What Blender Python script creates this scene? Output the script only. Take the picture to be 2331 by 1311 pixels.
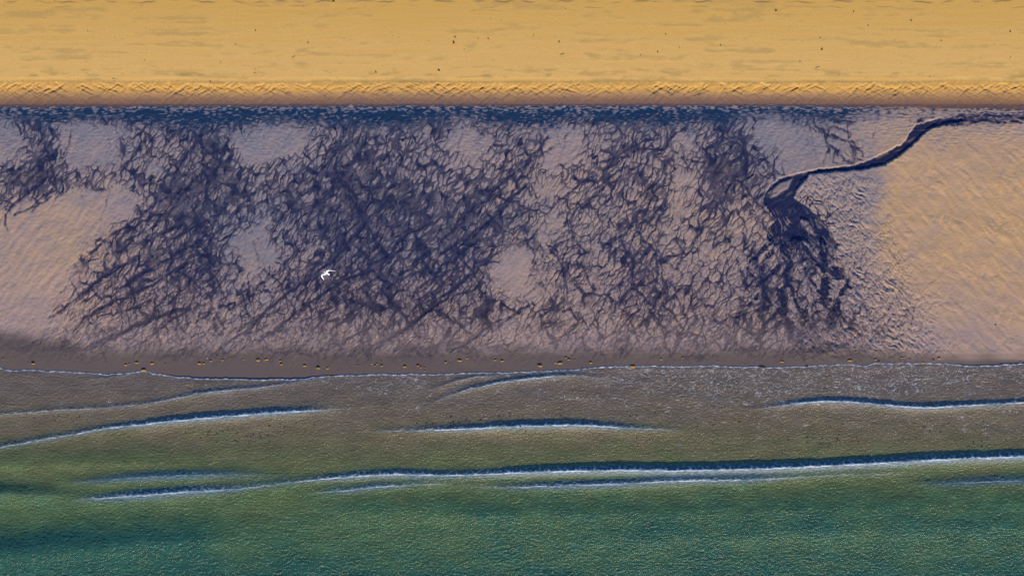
import bpy, bmesh, math, random
import numpy as np
from mathutils import Vector

# ------------------------------------------------------------------ scale
S = 80.0 / 2331.0            # metres of beach per unit of the survey grid (u right, v towards the sea)
CAM_H = 80.0 * 50.0 / 36.0
Z_REF = 0.35
def wx(u): return (u - 1165.5) * S
def wy(v): return (655.5 - v) * S

scene = bpy.context.scene
for o in list(bpy.data.objects): bpy.data.objects.remove(o)

# ------------------------------------------------------------------ camera
cam = bpy.data.objects.new('camera', bpy.data.cameras.new('camera'))
scene.collection.objects.link(cam)
cam.location = (0, 0, CAM_H + Z_REF)
cam.rotation_euler = (0, 0, 0)
cam.data.lens = 50; cam.data.sensor_width = 36
cam.data.clip_start = 1; cam.data.clip_end = 20000
scene.camera = cam

# ------------------------------------------------------------------ sky, sun, exposure
SUN_EL, SUN_AZ = math.radians(18.5), math.radians(171)      # azimuth from north (+Y, inland) towards east
wld = bpy.data.worlds.new('World'); scene.world = wld
wld.use_nodes = True
nt = wld.node_tree; nt.nodes.clear()
sky = nt.nodes.new('ShaderNodeTexSky'); sky.sky_type = 'NISHITA'; sky.sun_disc = False
sky.sun_elevation = SUN_EL; sky.sun_rotation = SUN_AZ
sky.air_density = 1.0; sky.dust_density = 0.1; sky.ozone_density = 7.0
bg = nt.nodes.new('ShaderNodeBackground'); bg.inputs['Strength'].default_value = 0.14
wo = nt.nodes.new('ShaderNodeOutputWorld')
nt.links.new(sky.outputs[0], bg.inputs[0]); nt.links.new(bg.outputs[0], wo.inputs[0])
sd = bpy.data.lights.new('sun', 'SUN'); sd.energy = 5.0; sd.angle = math.radians(0.53)
sd.color = (1.0, 0.74, 0.40)
sun = bpy.data.objects.new('sun', sd); scene.collection.objects.link(sun)
dv = Vector((math.sin(SUN_AZ) * math.cos(SUN_EL), math.cos(SUN_AZ) * math.cos(SUN_EL), math.sin(SUN_EL)))
sun.rotation_euler = dv.to_track_quat('Z', 'Y').to_euler()
scene.view_settings.view_transform = 'Standard'; scene.view_settings.look = 'None'
scene.view_settings.exposure = 0.98; scene.view_settings.gamma = 1
scene.view_settings.use_curve_mapping = False
scene.cycles.use_denoising = False
scene.cycles.sample_clamp_direct = 2.5; scene.cycles.sample_clamp_indirect = 2.0
scene.cycles.max_bounces = 4; scene.cycles.diffuse_bounces = 2; scene.cycles.glossy_bounces = 2

# ------------------------------------------------------------------ numeric helpers
F = np.float32
rng = np.random.default_rng(11)
_a = np.random.default_rng(5).random(256) * 2 * np.pi
GX, GY = np.cos(_a).astype(F), np.sin(_a).astype(F)
def pn(x, y, seed=0):
    """gradient noise, about -1..1"""
    x = np.asarray(x, F); y = np.asarray(y, F)
    xi = np.floor(x); yi = np.floor(y)
    fx = x - xi; fy = y - yi
    xi = xi.astype(np.int64); yi = yi.astype(np.int64)
    def g(ix, iy, dx, dy):
        h = (ix * 374761393 + iy * 668265263 + (seed * 974634 + 1013) * 69069) & 0xffffffff
        h = ((h ^ (h >> 13)) * 1274126177) & 0xffffffff
        k = ((h ^ (h >> 16)) >> 7) & 255
        return GX[k] * dx + GY[k] * dy
    u = fx * fx * fx * (fx * (fx * 6 - 15) + 10); v = fy * fy * fy * (fy * (fy * 6 - 15) + 10)
    a = g(xi, yi, fx, fy); b = g(xi + 1, yi, fx - 1, fy)
    c = g(xi, yi + 1, fx, fy - 1); d = g(xi + 1, yi + 1, fx - 1, fy - 1)
    return ((a + (b - a) * u) * (1 - v) + (c + (d - c) * u) * v) * F(1.5)
def fbm(x, y, seed, o=3, gain=0.5):
    r = 0; a = 1.0
    for k in range(o):
        r = r + pn(x * 2.03 ** k, y * 2.03 ** k, seed + 17 * k) * F(a); a *= gain
    return r
def sst(a, b, x):
    t = np.clip((x - a) / (b - a), 0, 1); return t * t * (3 - 2 * t)
def rot(x, y, deg):
    c, s = F(math.cos(math.radians(deg))), F(math.sin(math.radians(deg)))
    return x * c + y * s, -x * s + y * c        # along, across
def gauss(a, sg):
    if sg < 0.3: return a
    r = int(math.ceil(sg * 3)); k = np.exp(-0.5 * (np.arange(-r, r + 1) / sg) ** 2); k = (k / k.sum()).astype(F)
    for ax in (0, 1):
        p = np.pad(a, [(r, r) if i == ax else (0, 0) for i in (0, 1)], mode='edge')
        n = a.shape[ax]; out = np.zeros_like(a)
        for i in range(2 * r + 1):
            out += k[i] * (p[i:i + n, :] if ax == 0 else p[:, i:i + n])
        a = out
    return a
def cells(x, y, seed, jit=.95):
    """distance between nearest and second nearest jittered lattice point: 0 on the borders of the cells; and a random number per cell"""
    xi = np.floor(x).astype(np.int64); yi = np.floor(y).astype(np.int64); fx = (x - xi).astype(F); fy = (y - yi).astype(F)
    f1 = np.full(x.shape, 9, F); f2 = np.full(x.shape, 9, F); rc = np.zeros(x.shape, F)
    for j in (-1, 0, 1):
        for i in (-1, 0, 1):
            h = ((xi + i) * 374761393 + (yi + j) * 668265263 + seed * 69069) & 0xffffffff
            h = ((h ^ (h >> 13)) * 1274126177) & 0xffffffff; h = h ^ (h >> 16)
            px = i + .5 + jit * (((h & 1023) / F(1023)).astype(F) - F(.5)); py = j + .5 + jit * ((((h >> 10) & 1023) / F(1023)).astype(F) - F(.5))
            d = np.sqrt((px - fx) ** 2 + (py - fy) ** 2)
            n = d < f1
            f2 = np.where(n, f1, np.minimum(f2, d)); rc = np.where(n, ((h >> 20) & 1023) / F(1023), rc); f1 = np.where(n, d, f1)
    return f2 - f1, rc.astype(F)
def gridmap(gx, gy, G, x, y):
    """smooth lookup in a coarse hand-made table"""
    G = np.asarray(G, F)
    fx = np.clip(np.interp(x, gx, np.arange(len(gx))), 0, len(gx) - 1.001).astype(F)
    fy = np.clip(np.interp(y, gy, np.arange(len(gy))), 0, len(gy) - 1.001).astype(F)
    ix = fx.astype(int); iy = fy.astype(int); fx = fx - ix; fy = fy - iy
    fx = fx * fx * (3 - 2 * fx); fy = fy * fy * (3 - 2 * fy)
    return (G[iy, ix] * (1 - fx) + G[iy, ix + 1] * fx) * (1 - fy) + (G[iy + 1, ix] * (1 - fx) + G[iy + 1, ix + 1] * fx) * fy

# ------------------------------------------------------------------ survey grid of the beach
ST = 1.4
U0, V0 = -260.0, -140.0
NU, NV = 2037, 752
us = (U0 + ST * np.arange(NU)).astype(F); vs = (V0 + ST * np.arange(NV)).astype(F)
U, V = np.meshgrid(us, vs)
SHORE = [(-300,834),(-60,836),(0,838),(30,842),(70,840),(100,844),(150,844),(200,848),(245,851),(290,848),(325,842),(345,849),(400,857),(460,861),(520,861),(600,863),(680,862),(740,856),(800,853),(860,851),(920,851),(1000,851),(1040,850),(1090,846),(1140,848),(1190,845),(1260,842),(1310,840),(1350,835),(1400,833),(1480,832),(1551,833),(1620,831),(1700,834),(1760,835),(1800,834),(1850,832),(1930,827),(1970,833),(1990,826),(2050,826),(2150,826),(2200,831),(2250,832),(2331,826),(2640,822)]
SHX = np.array([p[0] for p in SHORE], F); SHY = np.array([p[1] for p in SHORE], F)
def shore(u):
    return np.interp(u, SHX, SHY) + 1.6 * pn(u / 23, u * 0 + 3.3, 71) + 1.0 * pn(u / 8.5, u * 0 + 9.1, 72)

# base profile: upper beach, beach face, trough, flat, foreshore
PV = [-6000, -140, 0, 180, 192, 205, 238, 248, 275, 420, 800, 838, 870, 1000, 1400, 2000, 9000]
PZ = [6.0, 1.30, 1.24, 1.14, 1.11, 0.99, 0.585, 0.545, 0.535, 0.42, 0.14, 0.02, -0.07, -0.35, -1.1, -2.5, -12]
def base_z(v): return np.interp(v, PV, PZ).astype(F)

# hand-made table of how much of the sand is covered by dark rills (0..9)
GXS = [round(97.125 * i) for i in range(25)]
GYS = [255,280,310,340,370,400,430,460,490,520,560,600,640,680,720,760,800,828]
DENS = [
 [8,8,8,8,8,9,8,7,8,8,8,8,8,7,8,9,9,9,8,9,6,5,5,6,7],
 [3,7,2,6,8,9,4,5,7,7,7,4,7,3,7,8,6,9,2,7,3,2,2,2,2],
 [1,6,1,4,5,8,1,3,7,7,6,2,6,2,4,6,3,7,2,2,3,1,1,0,0],
 [1,6,1,5,4,7,1,3,7,7,5,2,6,2,4,6,3,8,4,2,4,1,0,0,0],
 [3,7,3,3,5,7,3,4,7,7,5,3,6,3,5,5,3,8,5,1,1,1,0,0,0],
 [7,8,6,6,6,8,7,7,8,7,6,5,6,4,6,6,3,8,4,1,2,1,0,0,0],
 [7,6,4,3,7,8,7,7,9,7,7,7,5,3,5,6,3,8,4,2,3,1,0,0,0],
 [5,2,1,2,7,7,6,6,8,7,8,7,4,3,5,5,3,6,4,6,3,1,0,0,0],
 [3,0,0,3,8,6,5,6,8,6,8,7,5,3,4,5,3,5,3,6,3,1,0,0,0],
 [1,0,0,6,7,6,2,5,7,7,7,6,6,3,4,4,1,4,3,5,3,1,0,0,0],
 [0,0,3,7,6,6,2,5,6,8,7,7,3,3,2,6,2,3,4,5,3,2,0,0,0],
 [0,0,4,6,7,7,2,5,7,8,7,7,1,5,3,7,4,3,6,5,4,2,0,0,0],
 [0,0,4,7,7,7,3,6,7,8,8,7,1,5,3,7,4,4,6,5,4,3,1,0,0],
 [0,1,5,6,7,6,4,7,7,7,7,7,4,5,4,7,5,5,6,5,4,4,1,0,0],
 [0,2,5,6,6,5,5,6,7,7,7,7,4,5,4,6,5,6,7,7,5,4,2,0,0],
 [1,4,6,6,6,5,6,6,7,7,7,7,5,5,5,6,6,6,6,7,6,5,3,1,0],
 [1,3,5,5,5,5,5,5,6,6,6,5,4,4,4,5,5,5,5,6,6,4,2,1,0],
 [0,0,0,0,0,0,0,0,0,0,0,0,0,0,0,0,0,0,0,0,0,0,0,0,0]]
w1 = 30 * fbm(U / 70, V / 55, 1, 3) + 15 * pn(U / 21, V / 21, 3); w2 = 22 * fbm(U / 65, V / 55, 2, 3) + 13 * pn(U / 21, V / 21, 4)
DNT = np.array(DENS, F)
for r_, y_ in enumerate(GYS):                                    # thin rills cross most of the paler ground as well
    if 360 <= y_ <= 800:
        for c_ in range(3, 19):
            keep = GXS[c_] == 583 and 500 < y_ < 640 or GXS[c_] == 1166 and 540 < y_ < 660 or c_ == 3 and y_ < 510
            if not keep: DNT[r_, c_] = max(DNT[r_, c_], 3.4 if y_ < 540 else 3.9)
DN = gauss(gridmap(GXS, GYS, DNT, U + w1, V + w2) / 9, 7)
DN *= sst(248, 275, V)
# -------- walkers: water finding its way down the flat, in two favoured directions
ATT = np.zeros((NV, NU), F)
def cellof(u, v):
    return np.clip(((v - V0) / ST).astype(int), 0, NV - 1), np.clip(((u - U0) / ST).astype(int), 0, NU - 1)
ANG_A = np.interp(vs, [280, 430, 600, 800], [122, 128, 141, 144]); ANG_B = np.interp(vs, [280, 430, 600, 800], [72, 66, 56, 52])
def walk(n, steps, step, seedmap, pa, spread, fanout=0.0, attract=0.0, die=0.1, turn=0.5, seed=0, wob=0.25):
    r = np.random.default_rng(seed)
    p = seedmap.ravel().astype(np.float64); c = np.cumsum(p); c /= c[-1]
    k = np.searchsorted(c, r.random(n)); k = np.minimum(k, NV * NU - 1)
    v = V0 + ST * (k // NU) + r.random(n) * ST; u = U0 + ST * (k % NU) + r.random(n) * ST
    iy, ix = cellof(u, v)
    isA = r.random(n) < pa[iy, ix]
    ang = np.where(isA, ANG_A[iy], ANG_B[iy]) + r.normal(0, spread, n)
    if fanout: ang = np.where(r.random(n) < fanout, 90 + r.normal(0, 24, n), ang)
    tgt = ang.copy(); life = r.integers(max(2, steps // 3), steps + 1, n)
    fan = r.random(n) < fanout
    out = []
    ATG = gauss(ATT, 2.0) if attract else None
    for t in range(steps):
        live = life > t
        if not live.any(): break
        u, v, ang, tgt, life, fan = u[live], v[live], ang[live], tgt[live], life[live], fan[live]
        m = len(u); iy, ix = cellof(u, v)
        sw = r.random(m) < turn * step / 30.0
        na = np.where(r.random(m) < pa[iy, ix], ANG_A[iy], ANG_B[iy]) + r.normal(0, spread, m)
        na = np.where(fan, 90 + r.normal(0, 24, m), na)
        tgt = np.where(sw, na, tgt)
        if attract:
            ca, sa = np.cos(np.radians(ang)), np.sin(np.radians(ang))
            l = cellof(u + sa * 5 + ca * 5, v - ca * 5 + sa * 5); q = cellof(u - sa * 5 + ca * 5, v + ca * 5 + sa * 5)
            tgt = tgt + attract * 40 * np.clip(ATG[q] - ATG[l], -1, 1)
            tgt = np.clip(tgt, 35, 165)
        ang = ang + (tgt - ang) * 0.55 + r.normal(0, 60 * wob, m) * 0.6
        du, dvv = np.cos(np.radians(ang)) * step, np.sin(np.radians(ang)) * step
        out.append((u, v, u + du, v + dvv, (life - t) / steps))
        u = u + du; v = v + dvv
        iy, ix = cellof(u, v)
        kill = r.random(m) < die * (1 - np.clip(DN[iy, ix] * 1.6, 0, 1))
        life = np.where(kill | (v > shore(u) - 14), -1, life)
    return [np.concatenate(z) for z in zip(*out)]
def splat(segs, weight=None, sub=3, ext=None):
    u0, v0, u1, v1 = segs[:4]
    A = np.zeros(NV * NU, F)
    wgt = np.ones(len(u0)) if weight is None else weight
    for k in range(sub):
        t = (k + 0.5) / sub
        fu = np.clip((u0 + (u1 - u0) * t - U0) / ST, 0, NU - 2); fv = np.clip((v0 + (v1 - v0) * t - V0) / ST, 0, NV - 2)
        i = fu.astype(int); j = fv.astype(int); a = fu - i; b = fv - j
        for dj, di, ww in ((0, 0, (1 - a) * (1 - b)), (0, 1, a * (1 - b)), (1, 0, (1 - a) * b), (1, 1, a * b)):
            A += np.bincount((j + dj) * NU + i + di, weights=ww * wgt / sub, minlength=NV * NU).astype(F)
    return A.reshape(NV, NU)
def polyline_segs(pts, step=2.0, jit=0.0, seed=0):
    r = np.random.default_rng(seed); P = [np.array(p, float) for p in pts]; q = [P[0]]
    for a, b in zip(P[:-1], P[1:]):
        L = np.linalg.norm(b[:2] - a[:2]); n = max(1, int(L / step))
        for i in range(1, n + 1): q.append(a + (b - a) * i / n)
    q = np.array(q)
    if jit:
        s = np.arange(len(q)) * step
        q[:, 0] += jit * (pn(s / 24, s * 0 + seed + .5, 81) + .6 * pn(s / 9, s * 0 + seed + .5, 82))
        q[:, 1] += jit * (pn(s / 24, s * 0 + seed + .5, 83) + .6 * pn(s / 9, s * 0 + seed + .5, 84))
    return q[:-1, 0], q[:-1, 1], q[1:, 0], q[1:, 1], (q[:-1, 2] if q.shape[1] > 2 else np.ones(len(q) - 1))

PA = gridmap([0, 900, 1200, 1500, 1750, 1900, 2000, 2331], [250, 500, 850],
             [[.66, .62, .6, .55, .4, .25, .2, .2], [.74, .66, .58, .55, .5, .3, .14, .1], [.76, .68, .58, .52, .5, .36, .16, .1]], U, V)

# -------- traced channels (u, v, strength)
TR = [
 # under the left domes
 [(92,300,.7),(100,325,.9),(112,345,1),(95,365,1),(60,390,1),(20,415,.8),(-30,440,.6)], [(112,345,.8),(120,380,1),(100,410,1),(60,440,1),(25,470,1),(10,500,1),(17,525,.6)],
 [(165,290,.6),(160,320,.8),(150,345,.7),(135,375,.6)], [(125,430,1),(90,450,1),(60,475,.8),(30,490,.9)], [(118,448,1),(90,465,.9),(72,485,.6)],
 [(312,290,.8),(335,305,1),(352,318,.8),(335,345,.6)], [(335,305,.8),(320,335,.8),(300,365,.7),(280,385,.5)],
 [(400,300,.6),(378,330,.7),(370,350,.8),(375,368,.6)], [(445,300,1),(450,322,1),(430,340,1),(420,365,1),(400,385,.9),(370,410,.8),(320,425,.8)],
 [(450,322,1),(470,345,1),(484,352,1),(522,322,.7),(510,308,.5)], [(484,352,.9),(500,365,.8),(520,380,.7)], [(470,345,1),(462,365,1),(470,388,1),(455,400,1),(420,425,1),(400,440,1)],
 [(470,395,.8),(478,420,.8),(470,445,.9),(490,465,.9),(506,475,.8)], [(430,470,.9),(445,490,1),(455,510,1),(470,520,1),(465,535,1),(440,552,1),(410,570,1),(380,590,.9),(340,612,.8),(290,640,.7)],
 [(530,455,.6),(505,480,.8),(485,495,.9),(470,508,.8)], [(400,445,1),(360,460,1),(330,485,1),(300,505,1),(270,520,.9),(240,545,.8),(205,572,.8)],
 [(290,520,.7),(300,545,.8),(280,565,.7),(240,580,.6)], [(310,590,.9),(260,612,1),(220,640,.9),(180,670,.8),(140,705,.7),(110,725,.5)],
 [(390,620,.9),(340,650,.8),(290,675,.9),(250,690,1),(210,710,.9),(180,730,.6)], [(440,580,.9),(400,620,.9),(385,640,.7)],
 [(385,620,.8),(420,600,.7)], [(475,545,.8),(480,580,.9),(470,600,.7),(485,640,.8),(488,670,.6)], [(455,550,.7),(475,575,.7),(490,610,.6)],
 [(400,700,.9),(340,725,1),(290,745,1),(240,765,.9),(190,790,.7)], [(485,700,.8),(470,720,.8),(440,735,.6)], [(480,720,.6),(500,755,.6)],
 [(430,700,.8),(390,730,.8),(350,760,.7),(300,790,.6)],
 # middle
 [(600,640,.8),(570,668,.8),(545,690,.6),(520,705,.5)], [(575,545,.5),(590,600,.5),(640,650,.8),(650,680,.9)], [(560,640,.6),(545,665,.7),(560,700,.8),(575,740,.8),(560,760,.6)],
 [(700,545,.8),(660,590,.8),(620,630,.8),(590,645,.6)], [(800,540,.8),(770,580,.9),(720,620,.9),(650,670,1),(600,710,.9),(560,750,.8),(500,790,.6)],
 [(745,330,.8),(765,350,.9),(760,380,1),(790,420,1),(800,450,1),(830,510,1),(800,545,.9)], [(830,505,1),(850,540,1),(880,575,1),(890,585,.8)],
 [(985,505,.9),(940,525,1),(910,545,1),(890,575,1),(850,600,.9),(820,620,.8),(760,650,.8),(700,690,.9),(640,740,.8),(590,770,.6)],
 [(985,505,.8),(950,520,.7)], [(940,525,.9),(955,545,.8),(945,560,.7),(975,580,.7)], [(1130,440,.9),(1080,470,1),(1050,490,1),(1030,520,.9),(1010,545,.8),(990,565,.8),(940,600,.8)],
 [(1250,310,1),(1215,350,1),(1180,390,1),(1150,410,1),(1110,440,1)], [(1260,330,.7),(1190,380,.8)], [(1200,420,.9),(1165,450,.9),(1130,490,.9),(1100,510,.8),(1060,540,.9),(1000,580,.8)],
 [(1035,555,.9),(1050,585,1),(1070,615,1),(1090,645,1),(1095,680,.8)], [(1090,540,.8),(1040,585,.9),(1010,605,.8),(980,640,.8),(970,660,.8)], [(870,660,.7),(900,695,.9),(920,720,1),(940,750,1),(960,770,.8)],
 [(1150,560,.5),(1090,610,.8),(1000,680,.9),(960,715,.9),(920,745,.9),(870,770,.8),(830,800,.6)], [(1210,690,.7),(1120,740,.8),(1060,780,.9),(1020,800,.9)], [(1050,640,.7),(1000,690,.8),(900,760,.7),(860,790,.5)],
 [(820,560,.9),(840,600,.9),(870,640,.9),(900,650,.7)], [(960,590,.9),(985,620,.9),(1000,650,.7)], [(760,640,.7),(780,680,.7),(790,700,.6)],
 [(1030,720,.7),(1060,750,.7),(1075,760,.5)], [(1110,480,.8),(1140,520,.8),(1110,545,.7)], [(1145,500,.7),(1205,480,.7),(1165,455,.7)],
 # right of the middle
 [(1440,330,.8),(1410,350,.8),(1385,365,.9),(1350,375,.8)], [(1460,335,.9),(1420,355,.9),(1380,365,.8)], [(1350,400,.9),(1320,420,1),(1290,445,.9),(1265,460,.8),(1250,475,.6)],
 [(1420,400,.8),(1380,425,.9),(1340,455,.9),(1310,480,.9),(1295,505,.9),(1305,530,1),(1300,550,1)], [(1350,395,.8),(1360,375,.7)], [(1485,320,.9),(1490,345,.9),(1500,362,1),(1515,378,1),(1518,400,1),(1510,425,1)],
 [(1525,320,.7),(1532,345,.8),(1520,360,.8),(1512,370,.9)], [(1545,325,.6),(1560,355,.8),(1580,370,.7),(1610,365,.6)], [(1640,295,1),(1645,320,1),(1630,340,.9)], [(1650,310,1),(1680,330,1),(1700,365,1),(1695,400,.8)],
 [(1680,312,.8),(1700,325,.8),(1730,350,.9),(1750,375,.8),(1775,395,.8),(1795,403,.7)], [(1690,340,.7),(1720,360,.8),(1740,385,.7),(1765,405,.6)], [(1680,410,.7),(1710,440,.9),(1740,480,.9),(1770,505,.9)],
 [(1640,450,1),(1615,485,1),(1600,510,1),(1590,540,.8),(1570,560,.6)], [(1640,470,.8),(1655,500,.8),(1645,525,.6)], [(1600,440,.7),(1630,460,.8)], [(1475,430,.7),(1460,470,.9),(1450,500,1),(1430,525,1),(1400,545,.8),(1380,565,.7)],
 [(1515,430,.7),(1515,460,.8),(1490,485,.7),(1455,510,.7)], [(1445,520,1),(1465,545,1),(1490,565,1),(1500,580,.8),(1540,610,.6),(1555,630,.6)], [(1410,540,.9),(1430,570,.9),(1445,600,.8),(1430,640,.8),(1470,675,.9),(1485,695,.9)],
 [(1450,510,.8),(1505,490,.7)], [(1300,545,1),(1250,568,.8),(1268,585,.9),(1280,610,.9),(1300,625,.8)], [(1310,545,.9),(1335,572,.9),(1325,595,.8),(1310,610,.8)], [(1280,610,.7),(1320,600,.8),(1340,640,.9),(1360,660,.8)],
 [(1330,620,.7),(1305,640,.8),(1330,665,.9),(1330,700,.7)], [(1360,655,.8),(1335,675,.7)], [(1430,620,.7),(1400,650,.7),(1380,680,.8),(1360,710,.6)], [(1440,650,.7),(1400,695,.8),(1385,700,.7)],
 [(1500,590,.8),(1495,640,.8),(1500,670,.9),(1490,700,.8),(1460,735,.8),(1440,760,.7)], [(1505,690,.7),(1540,715,.8),(1550,750,.7)], [(1480,700,.7),(1500,740,.7),(1525,755,.7)],
 [(1240,570,.3),(1215,600,.5),(1195,650,.5)], [(1235,640,.4),(1195,675,.6),(1210,705,.6)], [(1290,680,.5),(1230,720,.7),(1240,745,.8),(1265,775,.8)], [(1330,720,.6),(1290,755,.7),(1265,775,.7),(1265,800,.5)], [(1290,700,.4),(1260,735,.6),(1240,740,.6)],
 [(1560,560,.6),(1545,605,.7),(1540,615,.6)], [(1600,640,.5),(1640,640,.6),(1670,620,.5)], [(1640,640,.5),(1700,690,.5)], [(1580,660,.5),(1610,700,.6),(1615,720,.5)], [(1420,700,.6),(1440,745,.6),(1420,790,.5)], [(1330,760,.5),(1310,800,.6)],
 [(1590,720,.5),(1560,760,.6),(1530,790,.5)], [(1650,760,.6),(1680,780,.6)], [(1730,700,.7),(1675,720,.9),(1690,745,.8),(1720,760,.7)],
 [(2360,272,.7),(2300,266,.8),(2240,262,.9),(2190,262,1),(2150,268,1),(2120,280,1)], [(2300,270,.7),(2230,272,.9),(2180,274,1),(2140,280,1)], [(2250,280,.5),(2190,282,.8),(2150,284,.9),(2110,292,1)], [(2110,262,.6),(2090,272,.8),(2105,282,.9)], [(2085,258,.5),(2095,270,.7),(2080,280,.6)],
 # little delta left of the stream
 [(1855,285,1),(1875,300,1),(1878,320,1),(1888,340,1),(1878,350,.6),(1868,375,.5)], [(1888,330,1),(1908,345,.9),(1930,365,.9),(1945,372,.7)], [(1885,340,.8),(1886,358,.7)], [(1897,340,.8),(1898,365,.7),(1912,378,.6)],
 [(1870,295,.8),(1895,310,.9),(1915,316,1),(1945,325,1),(1960,345,1),(1965,355,.8)], [(1895,285,.8),(1920,300,.8),(1935,305,.8),(1930,315,.7)], [(1935,330,.8),(1955,360,.8),(1975,366,.7)], [(1900,312,.7),(1890,305,.8)],
]
tr = [polyline_segs(p, 2.0, 4.4, i) for i, p in enumerate(TR)]
trs = [np.concatenate(z) for z in zip(*tr)]
tA = splat(trs, trs[4]); ATT = ATT + gauss(tA, 1.0)
rillzone = np.clip(DN, 0, 1)
srcA = rillzone ** 1.6 * sst(250, 290, V) * (1 - sst(560, 760, V))
major = walk(340, 90, 3.0, srcA, PA * .9, 15, attract=0.9, die=.10, turn=.8, seed=1, wob=.32)
mj = splat(major, 0.35 + 0.65 * np.clip(major[4] * 1.6, 0, 1)); ATT = ATT + gauss(mj, 1.2)
med = walk(2600, 44, 2.6, rillzone ** 1.5, PA * .92, 19, fanout=.22, attract=0.9, die=.16, turn=.9, seed=2, wob=.36)
md = splat(med, np.clip(med[4] * 1.8, 0.1, 1))
fine = walk(26000, 15, 2.2, rillzone ** 1.2 * sst(420, 620, V) + .22 * rillzone ** 1.5, PA, 22, fanout=.5, attract=0.3, die=.3, turn=.5, seed=3)
fn = splat(fine, np.clip(fine[4] * 1.6, 0.15, 1), sub=2)
def lay(a, sg, k, step=2.0): return 1 - np.exp(-k * (2.507 * sg * ST / step) * gauss(a, sg))
wid = 1.0 + 0.5 * pn(U / 40, V / 40, 30)
d_tr = np.maximum(lay(tA, 1.5, 2.6), lay(tA, 3.0, 2.4) * sst(-.05, .4, wid - .95))
d_mj = np.maximum(lay(mj, 1.1, 3.0, 3), .9 * lay(mj, 2.4, 2.2, 3) * sst(.0, .5, wid - .95))
d_md = lay(md, 0.75 , 2.2, 2.6)
d_fn = lay(fn, 0.55, 1.4, 2.2)

# -------- scaly, blotched sand in the middle of the flat
BLX = [0, 100, 300, 450, 600, 800, 1000, 1150, 1250, 1400, 1550, 1680, 1780, 1900, 2331]
BLY = [270, 330, 380, 430, 480, 530, 590, 700, 850]
BL = [[5,6,5,5,3,6,6,6,6,7,5,5,2,1,0],[5,7,5,5,4,7,8,7,7,8,7,8,3,2,0],[8,9,9,7,9,9,8,8,8,9,7,9,3,1,0],[9,9,9,8,9,9,9,9,8,8,6,9,3,3,0],
      [7,7,6,8,9,9,9,9,7,7,4,7,3,6,1],[4,3,4,7,7,7,7,8,5,4,2,3,4,5,1],[1,1,3,5,4,4,5,5,4,3,2,3,5,5,1],[1,1,3,3,2,3,3,3,3,3,2,3,4,5,1],[1,1,1,1,1,1,1,1,1,1,1,1,2,2,1]]
BZ = gridmap(BLX, BLY, BL, U + w1, V + w2) / 9
def scales(seed, deg, la, lb, wp):
    x = U + wp * pn(U / 34, V / 34, seed + 40) + .5 * wp * pn(U / 13, V / 13, seed + 41); y = V + wp * pn(U / 34, V / 34, seed + 42) + .5 * wp * pn(U / 13, V / 13, seed + 43)
    a, c = rot(x, y, deg); return pn(a / la, c / lb, seed) + .45 * pn(a / la * 2.1, c / lb * 2.1, seed + 7)
sc1 = scales(50, 118, 22, 10, 9); sc2 = scales(60, 150, 24, 9, 8)
def net(seed, deg, la, lb, wp):
    """islands of sand between braided rills: cell borders, stretched down the slope and bent by the ground"""
    x = U + wp * pn(U / 48, V / 48, seed + 1) + .34 * wp * pn(U / 17, V / 17, seed + 2) + .12 * wp * pn(U / 6, V / 6, seed + 5)
    y = V + wp * pn(U / 48, V / 48, seed + 3) + .34 * wp * pn(U / 17, V / 17, seed + 4) + .12 * wp * pn(U / 6, V / 6, seed + 6)
    a, c = rot(x, y, deg); return cells(a / la, c / lb, seed)
side = sst(1780, 1900, U)                                        # east of the stream the rills lean the other way
def net2(seed, la, lb, wp, d1, d2):
    A_, ra_ = net(seed, d1, la, lb, wp); m_ = U > 1700
    B_, rb_ = net(seed + 9, d2, la, lb, wp)
    return np.where(side > .5, B_, A_), np.where(side > .5, rb_, ra_)
nb, nbr = net2(300, 58, 20, 13, 114, 66)
nm, nmr = net2(320, 31, 11.5, 9, 116, 64)
nf, nfr = net2(340, 18, 6.2, 6, 113, 68)
lw = .5 + .5 * pn(U / 26, V / 22, 360); lw2 = .5 + .5 * pn(U / 38, V / 30, 361); lw3 = .5 + .5 * pn(U / 21, V / 21, 362)
chn = np.clip(gauss(tA, 7) * 11 + gauss(mj, 6) * 5, 0, 1) * sst(.12, .4, DN)
fillin = sst(60, 200, U) * (1 - sst(1740, 1800, U)) * sst(300, 360, V) * np.interp(us, [0, 200, 330, 480, 560, 640, 900, 1110, 1175, 1250, 1320, 1750], [.0, .3, .6, .5, .5, .9, 1, .9, .25, .25, .9, .9]).astype(F)[None, :]
D1 = np.clip(DN * (1.14 - .10 * sst(520, 620, V)) + .13 * fillin * sst(430, 620, V) + .05 * fillin - .085 + .36 * chn, 0, 1)
D1 = np.maximum(D1, (.31 + .10 * pn(U / 40, V / 34, 44)) * np.clip(fillin * 1.3, 0, 1) * sst(330, 420, V))
D1 = np.clip(D1 + .05 * fillin * sst(950, 1100, U) * sst(400, 560, V), 0, 1)
def wire(f, w, soft): return (1 - sst(w * .62, w * .62 + soft, f)) * sst(.0, .04, w)
wb = np.clip((D1 - .36) * .66, 0, 1) * sst(.1, .75, lw2) * (.55 + .7 * lw)
wm = np.clip((D1 - .36) * (.54 + .26 * sst(.45, .9, BZ)), 0, 1) * sst(.15, .7, lw) * (.45 + .8 * lw3) * (.5 + .95 * sst(.2, .8, BZ))
wf = np.clip((D1 - .20) * .24, 0, 1) * sst(.25, .75, lw3) * (.5 + .5 * sst(480, 640, V))
low = 1 - .38 * sst(540, 680, V) * (1 - .8 * sst(1720, 1780, U) * (1 - sst(1930, 1990, U)))
wb = wb * low; wm = wm * low
t_b = wire(nb, wb, .12); t_m = wire(nm, wm, .15); t_f = .8 * wire(nf, wf, .16)
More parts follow.
